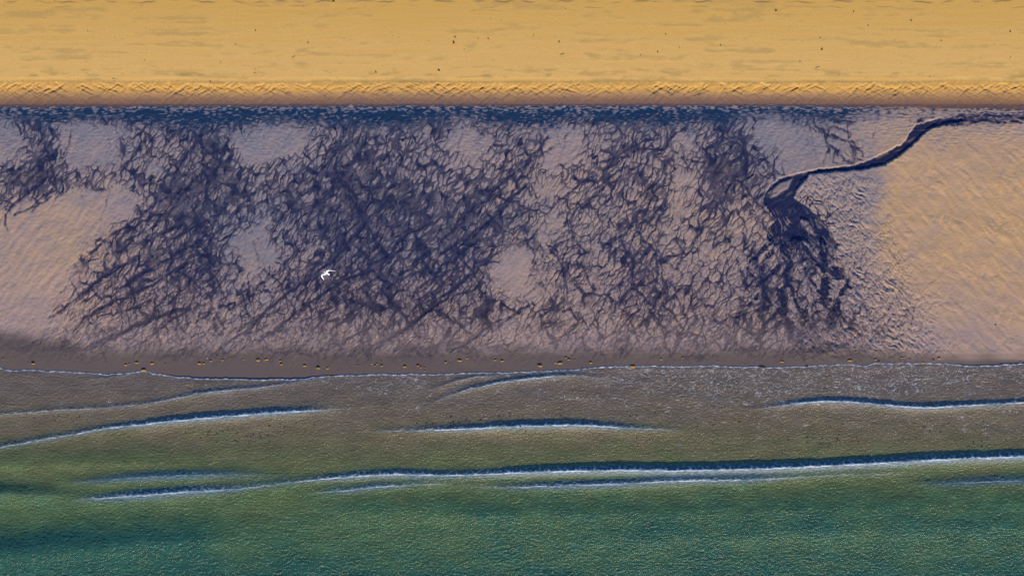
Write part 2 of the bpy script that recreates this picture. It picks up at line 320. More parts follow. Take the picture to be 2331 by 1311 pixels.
drown = sst(.0, .12, D1 - .70 - .42 * nmr) * sst(.35, .8, BZ)     # islands under water where rills crowd together
blot = np.maximum(np.maximum(t_b, .84 * t_m), np.maximum(t_f * .66, .5 * drown)) * sst(.1, .3, D1)

# crumpled sand inside the stream's bend and east of the delta
crX = gridmap([1780, 1830, 1880, 1950, 2000, 2060, 2110, 2160], [375, 395, 420, 480, 560, 620, 700, 800, 840],
              [[0,0,0,0,0,0,0,0],[0,6,6,4,1,0,0,0],[0,8,9,8,3,0,0,0],[0,7,9,9,4,0,0,0],[0,2,8,9,7,1,0,0],[0,2,5,9,9,6,1,0],[0,3,4,8,9,8,5,0],[3,5,6,7,8,8,7,3],[0,0,0,0,0,0,0,0]], U + w1 * .5, V + w2 * .5) / 9
crX *= sst(1790, 1830, U) * (1 - sst(2165, 2200, U)) 
ra4, rc4 = rot(U + 14 * pn(U / 30, V / 30, 153), V + 14 * pn(U / 30, V / 30, 154), 58)
cr = 1 - 2 * np.abs(pn(ra4 / 42, rc4 / 9.5, 155)); cr2 = 1 - 2 * np.abs(pn(U / 11 + 1.2 * pn(U / 9, V / 9, 157), V / 11, 156))
# -------- smooth stains of black sand
ST_L = [(410,440,50,36,.9),(395,480,40,40,.8),(800,440,34,62,.95),(920,462,48,34,.9),(1640,395,40,62,1.),(345,590,16,40,.9),(268,642,30,24,.55),(770,598,16,30,.8),(770,655,18,22,.7),(322,580,20,30,.6),
        (1490,692,20,14,.6),(1340,692,26,14,.6),(1190,556,50,13,.7),(1225,570,18,8,.7),(205,577,13,7,1.),(1765,700,38,34,.6),(1890,740,36,34,.6),
        (420,680,22,18,.6),(490,740,20,16,.35),(1480,440,30,34,.8),(1340,390,40,22,.6),(880,520,40,20,.7),(60,400,70,26,.75),(180,420,70,14,.6),(850,660,60,30,.4),(1060,660,22,24,.5),
        (1560,575,30,14,.3),(1350,490,24,12,.5),(1700,470,20,18,.4),(1090,320,20,30,.2),(1420,300,60,16,.5),(1690,430,20,30,.6),(1200,395,30,24,.5)]
stain = np.zeros((NV, NU), F)
nz1 = fbm(U / 22, V / 22, 90, 3); 
ra, rc = rot(U, V, 122); nz2 = pn(ra / 26, rc / 7, 95)
for (cu, cv, au, av, k) in ST_L:
    q = np.sqrt(((U - cu) / au) ** 2 + ((V - cv) / av) ** 2) + .62 * nz1 + .34 * nz2 + .2 * pn(U / 7, V / 7, 96)
    stain = np.maximum(stain, k * (1 - sst(.45, 1.25, q)))

# -------- the stream
BANK_A = [(2190,270),(2160,270),(2130,272),(2102,280),(2081,288),(2068,301),(2062,318),(2050,330),(2014,348),(1978,366),(1927,379),(1860,386),(1829,392),(1795,401),(1770,410),(1753,424),(1744,436),(1737,451),(1739,464),(1752,477),(1766,498),(1748,520)]
BANK_B = [(1745,540),(1762,556),(1783,585),(1802,588),(1808,548),(1832,545),(1862,580),(1880,600),(1898,588),(1908,556),(1891,526),(1870,508),(1855,487),(1842,472),(1818,459),(1806,449),(1811,433),(1834,408),(1842,397),(1896,391),(1945,388),(1976,384),(2014,374),(2048,354),(2078,328),(2096,312),(2117,294),(2143,284),(2165,279),(2190,275)]
def inside(poly, u, v):
    r = np.zeros(u.shape, bool); n = len(poly)
    for i in range(n):
        x0, y0 = poly[i]; x1, y1 = poly[(i + 1) % n]
        if y0 == y1: continue
        r ^= ((y0 > v) != (y1 > v)) & (u < (x1 - x0) * (v - y0) / (y1 - y0) + x0)
    return r
jx = 2.2 * pn(U / 16, V / 16, 100) + 1.2 * pn(U / 6, V / 6, 101); jy = 2.2 * pn(U / 16, V / 16, 102) + 1.2 * pn(U / 6, V / 6, 103)
strm = inside(BANK_A + BANK_B, U + jx, V + jy).astype(F)
BARS = [[(1770,418),(1798,408),(1805,405),(1800,418),(1792,430),(1770,444),(1757,450),(1748,448),(1750,436)],
        [(1820,497),(1835,500),(1852,515),(1858,535),(1845,530),(1830,515)], [(1805,540),(1820,545),(1815,560),(1800,555)], [(1870,540),(1885,560),(1880,575),(1868,560)]]
bars = np.zeros_like(strm)
for b in BARS: bars = np.maximum(bars, inside(b, U + jx, V + jy).astype(F))
DEL = [[(2420,270,2),(2331,268,3),(2290,264,3),(2240,263,3),(2195,266,4),(2160,272,5),(2130,280,6)],[(2331,280,1),(2260,277,2),(2200,277,2),(2150,281,3)], [(1770,500,12),(1800,540,12),(1830,560,10),(1850,580,9)],[(1760,560,9),(1740,600,9),(1730,640,8),(1745,690,10),(1735,730,9)],[(1870,600,9),(1880,640,10),(1875,690,11),(1900,740,12)],[(1795,640,9),(1815,690,8),(1850,740,10),(1870,780,9)],[(1780,690,9),(1745,740,9),(1720,780,7)],
   # delta arms below the bend (u, v, half width)
 [(1772,500,12),(1778,530,14),(1785,560,16),(1795,590,16),(1790,630,14),(1778,680,16),(1795,735,18),(1815,780,12)], [(1820,470,12),(1845,497,14),(1866,530,12),(1880,560,13),(1872,590,10),(1905,615,9),(1932,640,7),(1915,670,9),(1900,715,13),(1885,750,14)],
 [(1790,520,8),(1830,560,8),(1850,590,8),(1885,612,7),(1915,632,6),(1940,655,4)], [(1765,545,8),(1735,565,6),(1712,590,5),(1705,612,4),(1722,640,5),(1735,665,8)], [(1785,600,8),(1750,625,9),(1735,660,9),(1760,700,9)],
 [(1830,600,6),(1850,640,5),(1870,670,6),(1895,690,8)], [(1735,665,6),(1700,700,5),(1675,722,3)], [(1760,700,8),(1790,720,9),(1760,750,7)], [(1890,690,6),(1850,720,5),(1815,740,6)], [(1905,700,6),(1930,735,5),(1965,765,3)], [(1850,480,5),(1880,515,5),(1890,530,4)]]
dl = np.zeros((NV, NU), F)
for i, p in enumerate(DEL):
    s = polyline_segs(p, 1.5, 4.0, 300 + i)
    for lo, hi, sg in ((0, 5.5, 2.0), (5.5, 9.5, 4.2), (9.5, 30, 7.5)):
        m = (s[4] >= lo) & (s[4] < hi)
        if m.any():
            a = gauss(splat([z[m] for z in s], None, 2), sg)
            dl = np.maximum(dl, a * sg * 2.2)
dlt = sst(.34, .66, dl + .22 * nz1 * sst(0.05, .4, dl) + .22 * sc1 * sst(.05, .5, dl))
lowfade = 1 - sst(700, 800, V)
chan = np.maximum(gauss(strm, .6) * (1 - .75 * gauss(bars, 1.0)), 0)
fb = sst(532, 592, V)
chan = chan * (1 - fb)
streamy = np.maximum(chan, dlt * np.maximum(sst(470, 520, V), (U > 2100) & (V < 320)))
sk_a, sk_c = rot(U + 7 * pn(U / 26, V / 26, 104), V + 7 * pn(U / 26, V / 26, 105), 64)
streak = sst(.18, .5, pn(sk_a / 34, sk_c / 4.6, 106) + .35 * pn(sk_a / 12, sk_c / 3, 107)) * sst(468, 500, V)
sk_a, sk_c = rot(U + 5 * pn(U / 30, V / 30, 108), V + 5 * pn(U / 30, V / 30, 109), -24)
streak = np.maximum(streak, .4 * sst(.25, .55, pn(sk_a / 38, sk_c / 3.6, 99)) * (1 - sst(440, 470, V)))
streamy = streamy * (1 - .55 * streak * (1 - .7 * sst(560, 610, V)))

# -------- trough at the foot of the beach face: shallow standing water broken by ripple crests
tx = U + 5 * pn(U / 60, V / 20, 110); ty = V + 2.5 * pn(U / 45, V / 18, 111) 
rip = pn(tx / 13, ty / 3.6, 112) + .5 * pn(tx / 7, ty / 2.6, 113)
TY = 282 + 10 * pn(U / 110, V * 0, 114) + 5 * pn(U / 38, V * 0, 115)
TDX = [-100, 0, 40, 110, 175, 250, 310, 400, 470, 520, 620, 700, 760, 860, 930, 1010, 1060, 1120, 1180, 1240, 1300, 1360, 1420, 1560, 1600, 1650, 1690, 1760, 1800, 1880, 1920, 1960, 2060, 2180, 2260, 2331, 2600]
TDY = [276, 276, 278, 296, 284, 280, 292, 300, 306, 300, 286, 292, 296, 300, 296, 288, 276, 296, 300, 300, 282, 282, 296, 296, 286, 300, 274, 268, 280, 288, 282, 268, 262, 262, 276, 280, 278]
TB = np.interp(us, TDX, TDY).astype(F)[None, :] + 4 * pn(U / 24, V / 24, 116)
foot = 239 + 2.2 * pn(U / 60, V * 0, 117) + 2.6 * pn(U / 11, V / 8, 118) + np.interp(us, [0, 900, 1700, 1900, 2331, 2600], [3, 0, 0, 2, 8, 8]).astype(F)[None, :]
trough = sst(-5, 7, V - foot) * (1 - sst(-24, 16, V - TB + 4 + 15 * rip + 9 * pn(U / 16, V / 8, 119) + 8 * pn(U / 45, V / 20, 129)))
pool = fbm(U / 75, V / 16, 120, 2)
flk_thr = .06 + .85 * sst(0, .5, pool - .0) * sst(6, 16, V - foot) + .42 * sst(6, 24, V - foot) + .45 * (1 - sst(1, 9, V - foot)) - .28 * (sst(1900, 2040, U) - sst(2170, 2290, U) * sst(252, 262, V))
fleck = sst(flk_thr - .16, flk_thr + .16, rip + .1)
tfilm = trough * (1 - .85 * fleck)
# ripples of the sandy ground between stream and beach face and beyond it
ripr = sst(1880, 1990, U) * (1 - sst(300, 345, V)) * sst(238, 250, V)
film = np.clip(1 - (1 - d_tr * .97) * (1 - d_mj * .93) * (1 - d_md * .82) * (1 - d_fn * .68), 0, 1)
film *= sst(.02, .2, DN + .25 * d_tr)
film = .30 * film + .70 * sst(.25, .75, film)
film *= sst(244, 256, V)
deltazone = np.clip(gauss(np.clip(dl, 0, 1), 14), 0, 1)
film = np.maximum(film, np.clip(blot * (.92 + .15 * nz1), 0, 1))
film = np.maximum(film, .8 * crX * (1 - sst(.03, .17, nf + .22 * (1 - lw3))) * sst(.2, .5, lw)); rill = film.copy()
film = np.maximum(film, np.maximum(tfilm, streamy))
film *= 1 - .45 * sst(700, 815, V)
stm = sst(.42, .62, stain * 1.05 + .16 * nz1 - .42 * sst(.15, .6, sc2) - .3 * sst(.2, .6, pn(U / 11, V / 8, 133)) * sst(-.1, .4, nz2)) * np.clip(.25 + .5 * stain, 0, 1)
dark = np.clip(np.maximum(film, stm), 0, 1)
brown = np.clip(.15 * sst(.3, .8, stain) * (1 - .75 * np.maximum(tfilm, chan)) + .7 * sst(600, 780, V) + .25 * nz1 * sst(320, 420, V), 0, 1)
brown *= 1 - .8 * streamy * (1 - sst(560, 680, V))

# -------- beach face gullies
SEED2 = np.zeros((NV, NU), F); rowm = (V > 193) & (V < 203); SEED2[rowm] = 1 * (0.2 + sst(-.2, .6, pn(U / 14, V * 0, 130)))[rowm]
def gully(n, steps, seed, up=False, sp=9):
    r = np.random.default_rng(seed); p = SEED2.ravel().astype(float); c = np.cumsum(p); c /= c[-1]
    k = np.searchsorted(c, r.random(n)); v = V0 + ST * (k // NU) + r.random(n); u = U0 + ST * (k % NU) + r.random(n) * 2
    if not up: v = v + r.random(n) ** 1.3 * 38
    sgn = np.where(r.random(n) < .5, 1.0, -1.0); a = np.where(sgn > 0, 33, 147) + r.normal(0, sp, n)
    life = r.integers(steps // 3, steps, n); out = []
    for t in range(steps):
        L = (life > t) & (v < 243)
        u, v, sgn, a, life = u[L], v[L], sgn[L], a[L], life[L]
        if not len(u): break
        fl = r.random(len(u)) < .045; sgn = np.where(fl, -sgn, sgn)
        ta = np.where(sgn > 0, 33, 147) + np.where(v > 225, np.where(sgn > 0, 12, -12), 0)
        a = a + (ta - a) * .4 + r.normal(0, 9, len(u))
        du, dvv = np.cos(np.radians(a)) * 2, np.sin(np.radians(a)) * 1.5
        out.append((u, v, u + du, v + dvv, np.full(len(u), 1.0) * (1 - t / steps * .6))); u = u + du; v = v + dvv
    return [np.concatenate(z) for z in zip(*out)]
g1 = gully(330, 26, 21, True); g2 = gully(1500, 18, 22); g3 = gully(170, 60, 23, True)
e1 = lay(splat(g1, g1[4]), .75, 1.5) * (1 - sst(205, 232, V)); e2 = lay(splat(g2, g2[4]), .65, .9); e3 = lay(splat(g3, g3[4]), .8, 1.2)
e2 *= sst(194, 204, V); 
fringe = sst(-1.2, 1.2, pn(U / 3.2, V / 16, 135)) * np.exp(-((V - 197) / 8) ** 2)

# -------- heights
VW = V + (4.5 * pn(U / 230, V * 0, 240) + 2.5 * pn(U / 61, V * 0, 241) + 1.2 * pn(U / 17, V * 0, 242)) * np.exp(-((V - 195) / 22) ** 2)
Z = base_z(VW)
flat = sst(250, 285, V) * (1 - sst(800, 840, V))
zone_r = sst(-45, 55, U + 1.6 * w1 - np.interp(vs, [240, 380, 400, 540, 620, 700, 800, 850], [1990, 2010, 2030, 1995, 2040, 2095, 2150, 2180]).astype(F)[:, None]) * sst(300, 350, V)
Z += flat * (.035 * fbm(U / 190, V / 130, 140, 2))
Z -= .030 * d_tr + .020 * d_mj + .013 * d_md + .008 * d_fn * (1 - zone_r) + .016 * rill
isl = np.clip(nm, 0, .6) * sst(.15, .4, DN)
Z += flat * (1 - zone_r) * (.030 * isl + .012 * np.clip(nb, 0, .6) + .007 * pn(U / 9, V / 7, 141) + .011 * pn(rot(U, V, 128)[0] / 34, rot(U, V, 128)[1] / 11, 142) + .0025 * pn(U / 4.5, V / 4.5, 139))
ra2, rc2 = rot(U + 8 * pn(U / 40, V / 40, 143), V + 8 * pn(U / 40, V / 40, 144), 52)
soft = pn(ra2 / 46, rc2 / 17, 145); soft2 = pn(ra2 / 20, rc2 / 8, 146)
Z += zone_r * (1 - sst(790, 830, V)) * (.030 * np.maximum(soft, -.2) + .007 * soft2 + .004 * fbm(U / 8, V / 5, 147, 2))
ra3, rc3 = rot(U + 6 * pn(U / 30, V / 30, 148), V + 6 * pn(U / 30, V / 30, 149), 128)
scl, scr = net(400, 54, 44, 21, 16)
scl2, _q = net(420, 60, 20, 10, 9)
patch = sst(-.25, .35, pn(U / 75, V / 55, 430))
Z += zone_r * (1 - sst(780, 825, V)) * (.056 * np.minimum(scl, .5) * (.35 + .65 * scr) + .012 * np.minimum(scl2, .5)) * (.3 + .7 * patch)
dome = (1 - zone_r) * sst(262, 285, V) * (1 - sst(420, 520, V)) * (1 - sst(.2, .5, DN))
Z += dome * (.028 * np.minimum(scl2, .5) * patch + .005 * rip)
leftfan = (1 - sst(180, 330, U)) * sst(420, 470, V) * (1 - sst(790, 830, V))
Z += leftfan * (.016 * pn(ra3 / 40, rc3 / 13, 150) + .006 * pn(ra3 / 16, rc3 / 4, 151))
crX = crX * (1 - chan)
Z -= crX * (.020 * np.exp(-(nf / .13) ** 2) * sst(.2, .6, lw3 + .1) + .018 * np.exp(-(nm / .1) ** 2))
Z += crX * .028 * np.clip(nf, 0, .55) + crX * .035 * np.clip(nm, 0, .55)
Z += crX * (.065 * cr * (.6 + .8 * pn(U / 45, V / 45, 158)) + .009 * cr2)
Z -= .11 * gauss(chan, .7) + .055 * gauss(streamy, 1.0) * sst(470, 520, V) * (1 - .7 * sst(640, 780, V))
lev = gauss(chan, 4) - gauss(chan, 1.2)
Z += .03 * np.clip(lev, 0, .4)
Z += trough * (.006 * rip) + ripr * .010 * pn(tx / 20, ty / 4.2 + (U - 2000) / 60, 160) + flat * (1 - sst(300, 420, V)) * .004 * rip
Z += .03 * fringe - .10 * e1 - .040 * e2 - .06 * e3 * (1 - .6 * sst(215, 240, V))
up = 1 - sst(206, 222, VW)
st1 = fbm(U / 260 + .3 * pn(U / 70, V / 30, 169), V / 17, 170, 3); st2 = fbm(U / 34, V / 8, 173, 3)
Z += up * (.0020 * st1 + .0011 * st2 + .0013 * pn(U / 3.5, V / 2.5, 175))
wr = np.abs(V - (8 + 5 * pn(U / 90, V * 0, 178) + 2.5 * pn(U / 21, V * 0, 179)))
wr2 = np.abs(V - (21 + 8 * pn(U / 140, V * 0, 180) + 3 * pn(U / 25, V * 0, 181)))
crack = np.exp(-(wr / 1.7) ** 2) * sst(-.25, .35, pn(U / 45, V * 0, 182)) + .6 * np.exp(-(wr2 / 1.1) ** 2) * sst(.05, .5, pn(U / 60, V * 0, 183))
Z -= .012 * crack * up
Z += .0012 * pn(U / 3.1, V / 3.1, 186) * flat
shd = shore(us)[None, :] - V                                   # distance above the water's edge
# a small scour step near the waterline on the right
Z += .03 * sst(2140, 2230, U) * np.tanh((816 + 3 * pn(U / 30, V * 0, 187) - V) / 5) * np.exp(-((V - 816) / 26) ** 2)

# -------- material masks
stain_up = up * np.clip(sst(.05, 1.0, st1 + .4 * st2) * .6 + .55 * sst(.1, .7, pn(U / 60, V * 0 + V / 30, 190) + .7 * st2) * np.exp(-((V - 172) / 9) ** 2) + .8 * np.exp(-((V - 193) / 7) ** 2) * (.6 + .5 * pn(U / 40, V / 8, 191)), 0, 1)
face = sst(184, 198, VW + 3 * pn(U / 7, V / 9, 192)) * (.62 + .38 * sst(208, 232, V)) * (1 - sst(0, 8, V - foot))
face_low = sst(-34, -3, V - foot) * (1 - sst(0, 8, V - foot))
tan = gridmap([0, 150, 300, 500, 1000, 1250, 1600, 1800, 1950, 2050, 2200, 2331], [250, 300, 400, 500, 600, 700, 780, 840],
   [[2,2,2,1,1,1,1,1,2,3,3,3],[2,2,2,2,1,1,2,2,4,6,6,6],[2,2,2,1,1,3,3,2,4,8,8,9],[4,5,3,1,1,3,4,3,5,9,9,10],[4,5,3,2,1,3,3,3,5,8,9,10],[3,4,3,2,2,3,3,3,4,6,7,9],[1,2,2,2,2,2,2,2,3,4,4,5],[0,0,0,0,0,0,0,0,0,1,1,2]], U + w1, V + w2) / 10
tan = np.clip(tan + .13 * nz1 + .1 * soft * zone_r, 0, 1)
tan = np.where(V < 204, np.clip(sst(-20, 175, V) * .8 + .25 * st1, 0, 1), tan)
blue = gridmap([0, 200, 400, 560, 700, 900, 1100, 1300, 1500, 1750, 1850, 1950, 2050, 2331], [250, 300, 350, 420, 500, 560, 640, 720, 850],
   [[8,8,8,8,8,8,7,7,7,7,6,5,3,3],[6,6,5,7,6,5,4,4,4,7,7,4,3,2],[4,5,4,5,4,4,2,2,3,5,5,4,1,0],[3,3,4,4,4,4,3,2,2,3,4,6,2,0],[1,1,4,6,5,5,4,3,2,1,5,6,2,0],[1,1,3,5,4,4,3,3,2,1,4,5,3,0],[0,0,2,3,2,2,1,1,1,2,3,4,1,0],[0,0,1,2,1,1,0,0,0,1,2,3,0,0],[0]*14], U + w1, V + w2) / 10
blue = np.clip(blue + .16 * fbm(U / 45, V / 40, 195, 3), 0, 1) * sst(238, 250, V)
zrs = sst(-26, 26, U + .35 * w1 + 9 * pn(U / 11, V / 11, 193) - np.interp(vs, [240, 380, 400, 540, 620, 700, 800, 850], [1990, 2012, 2014, 1992, 2036, 2092, 2148, 2180]).astype(F)[:, None]) * sst(290, 330, V)
blue = blue * (1 - .85 * zrs) ; blue = blue * (1 - .45 * crX); tan = tan * (1 - .35 * crX * (1 - zrs))
foreshore = sst(-1, 1, (V - (792 + 10 * pn(U / 60, V / 30, 196) + np.interp(us, [0, 90, 200, 1950, 2150, 2331], [-36, -30, 0, 0, 14, 20]).astype(F)[None, :])) / 22)
purple = np.clip(sst(.0, .8, fbm(U / 120, V / 90, 197, 2)) * .5 + .35 * sst(560, 700, V), 0, 1) * flat
spk = sst(.55, .8, pn(U / 2.3, V / 2.3, 199)) * sst(.1, .5, pn(U / 33, V / 33, 198)) * flat * .5
dark = np.clip(dark + .35 * spk * leftfan, 0, 1)
face_line = np.clip(.75 * e2 * sst(198, 214, V) + .7 * e3 * sst(200, 216, V) + .3 * e1, 0, 1) * (1 - sst(0, 8, V - foot))
crk = np.clip(crack * up, 0, 1)

# -------- one ground sheet: the dense survey grid plus wide outer rows that run to the horizon
def extend(a, before, after): return np.concatenate([np.array(before, F), a, np.array(after, F)])
OUT = [25, 70, 170, 420, 1000, 2500, 6000, 15000, 40000, 90000]
EU = extend(us, [us[0] - d for d in OUT[::-1]], [us[-1] + d for d in OUT])
EV = extend(vs, [vs[0] - d for d in OUT[::-1]], [vs[-1] + d for d in OUT])
P = len(OUT)
def padit(a): return np.pad(a, P, mode='edge')
def grid_mesh(name, xs, ys, Zg, attrs):
    ny, nx = Zg.shape
    co = np.empty((ny, nx, 3), F); co[..., 0] = wx(xs)[None, :]; co[..., 1] = wy(ys)[:, None]; co[..., 2] = Zg
    me = bpy.data.meshes.new(name)
    idx = np.arange(ny * nx, dtype=np.int32).reshape(ny, nx)
    q = np.stack([idx[1:, :-1], idx[1:, 1:], idx[:-1, 1:], idx[:-1, :-1]], -1).reshape(-1, 4)
    me.vertices.add(ny * nx); me.vertices.foreach_set('co', co.ravel())
    nf = len(q); me.loops.add(nf * 4); me.polygons.add(nf)
    me.loops.foreach_set('vertex_index', q.ravel())
    me.polygons.foreach_set('loop_start', np.arange(0, nf * 4, 4, dtype=np.int32))
    me.update(calc_edges=True)
    me.shade_smooth()
    for an, ch in attrs.items():
        at = me.attributes.new(an, 'FLOAT_COLOR', 'POINT')
        arr = np.stack([np.clip(c, 0, 1) for c in ch], -1).astype(F)
        at.data.foreach_set('color', arr.ravel())
    ob = bpy.data.objects.new(name, me); scene.collection.objects.link(ob)
    return ob
Zx = padit(Z)
zb = base_z(EV)[:, None] * np.ones((1, len(EU)), F)
edge = np.ones_like(Zx); edge[:P, :] = 0; edge[-P:, :] = 0
Zx = np.where(edge > 0, Zx, zb)
beach = grid_mesh('sand_beach', EU, EV, Zx, {
    'zone': [padit(up), padit(face), padit(tan), padit(blue)],
    'wet': [padit(dark), padit(brown), padit(foreshore), padit(np.maximum(0 * streamy, tfilm * (1 - streamy)))],
    'detail': [padit(stain_up), padit(face_low), padit(np.clip(purple, 0, 1)), padit(np.maximum(crk, face_line))]})
beach['kind'] = 'structure'; beach['label'] = 'tidal sand flat with dark braided rills'

# ------------------------------------------------------------------ materials
def lin(r, g, b):
    f = lambda c: ((c / 255 + .055) / 1.055) ** 2.4 if c > 10 else c / 255 / 12.92
    return (f(r), f(g), f(b), 1)
class NT:
    def __init__(s, name):
        s.m = bpy.data.materials.new(name); s.m.use_nodes = True; s.t = s.m.node_tree; s.t.nodes.clear()
        s.out = s.n('ShaderNodeOutputMaterial'); s.p = s.n('ShaderNodeBsdfPrincipled'); s.l(s.p.outputs[0], s.out.inputs[0])
    def n(s, k): return s.t.nodes.new(k)
    def l(s, a, b): s.t.links.new(a, b)
    def put(s, inp, v):
        if hasattr(v, 'links'): s.l(v, inp)
        else: inp.default_value = v
    def mix(s, f, a, b, mode='MIX'):
        x = s.n('ShaderNodeMix'); x.data_type = 'RGBA'; x.blend_type = mode
        s.put(x.inputs[0], f); s.put(x.inputs[6], a); s.put(x.inputs[7], b); return x.outputs[2]
    def math(s, op, a, b=0.0, clamp=False):
        x = s.n('ShaderNodeMath'); x.operation = op; x.use_clamp = clamp; s.put(x.inputs[0], a); s.put(x.inputs[1], b); return x.outputs[0]
    def attr(s, name):
        a = s.n('ShaderNodeAttribute'); a.attribute_name = name; sp = s.n('ShaderNodeSeparateColor'); s.l(a.outputs['Color'], sp.inputs[0])
        return sp.outputs[0], sp.outputs[1], sp.outputs[2], a.outputs['Alpha']
    def noise(s, scale, detail=4, rough=.6, vec=None):
        x = s.n('ShaderNodeTexNoise'); x.inputs['Scale'].default_value = scale; x.inputs['Detail'].default_value = detail; x.inputs['Roughness'].default_value = rough
        if vec is not None: s.l(vec, x.inputs['Vector'])
        return x.outputs[0]
    def pos(s, sc=(1, 1, 1)):
        g = s.n('ShaderNodeNewGeometry'); v = s.n('ShaderNodeVectorMath'); v.operation = 'MULTIPLY'; s.l(g.outputs['Position'], v.inputs[0]); v.inputs[1].default_value = sc; return v.outputs[0]
    def bump(s, h, strength, dist):
        b = s.n('ShaderNodeBump'); b.inputs['Strength'].default_value = strength; b.inputs['Distance'].default_value = dist; s.l(h, b.inputs['Height']); s.l(b.outputs[0], s.p.inputs['Normal'])

m = NT('sand')
z_up, z_face, z_tan, z_blue = m.attr('zone'); w_dark, w_brown, w_fore, w_pool = m.attr('wet'); d_stain, d_low, d_pur, d_crk = m.attr('detail')
C = dict(grey=(.240, .196, .202, 1), tan=(.378, .255, .138, 1), blue=(.100, .128, .190, 1), purple=(.240, .188, .210, 1), yellow=(.485, .305, .080, 1), ystain=(.29, .205, .070, 1),
         face=(.192, .115, .036, 1), facelow=(.088, .057, .056, 1), fore=(.078, .066, .070, 1), film=(.0034, .0105, .050, 1), pool=(.006, .026, .072, 1), brown=(.0095, .0095, .0255, 1))
col = m.mix(z_tan, C['grey'], C['tan'])
col = m.mix(m.math('MULTIPLY', d_pur, .55), col, C['purple'])
col = m.mix(z_blue, col, C['blue'])
col = m.mix(w_fore, col, C['fore'])
ycol = m.mix(z_tan, C['yellow'], (.56, .365, .125, 1))
ycol = m.mix(m.math('MULTIPLY', d_stain, .8), ycol, C['ystain'])
col = m.mix(z_up, col, ycol)
fcol = m.mix(d_low, C['face'], C['facelow'])
col = m.mix(z_face, col, fcol)
gr = m.noise(9, 6, .7, m.pos()); gr2 = m.noise(55, 2, .6, m.pos())
g01 = m.math('ADD', m.math('MULTIPLY', gr, .34), m.math('MULTIPLY', gr2, .30))
gcol = m.n('ShaderNodeCombineColor')
gv = m.math('ADD', g01, .68)
for i in range(3): m.l(gv, gcol.inputs[i])
col = m.mix(1.0, col, gcol.outputs[0], 'MULTIPLY')
col = m.mix(m.math('MULTIPLY', d_crk, .7), col, (.12, .085, .05, 1))
dcol = m.mix(w_pool, C['film'], C['pool'])
dcol = m.mix(w_brown, dcol, C['brown'])
dk = m.math('MULTIPLY', w_dark, .985)
col = m.mix(dk, col, dcol)
m.l(col, m.p.inputs['Base Color'])
m.l(m.math('SUBTRACT', .92, m.math('MULTIPLY', w_pool, .55)), m.p.inputs['Roughness'])
m.p.inputs['Specular IOR Level'].default_value = .15
m.bump(m.math('ADD', gr, m.math('MULTIPLY', gr2, .35)), .25, .02)
beach.data.materials.append(m.m)

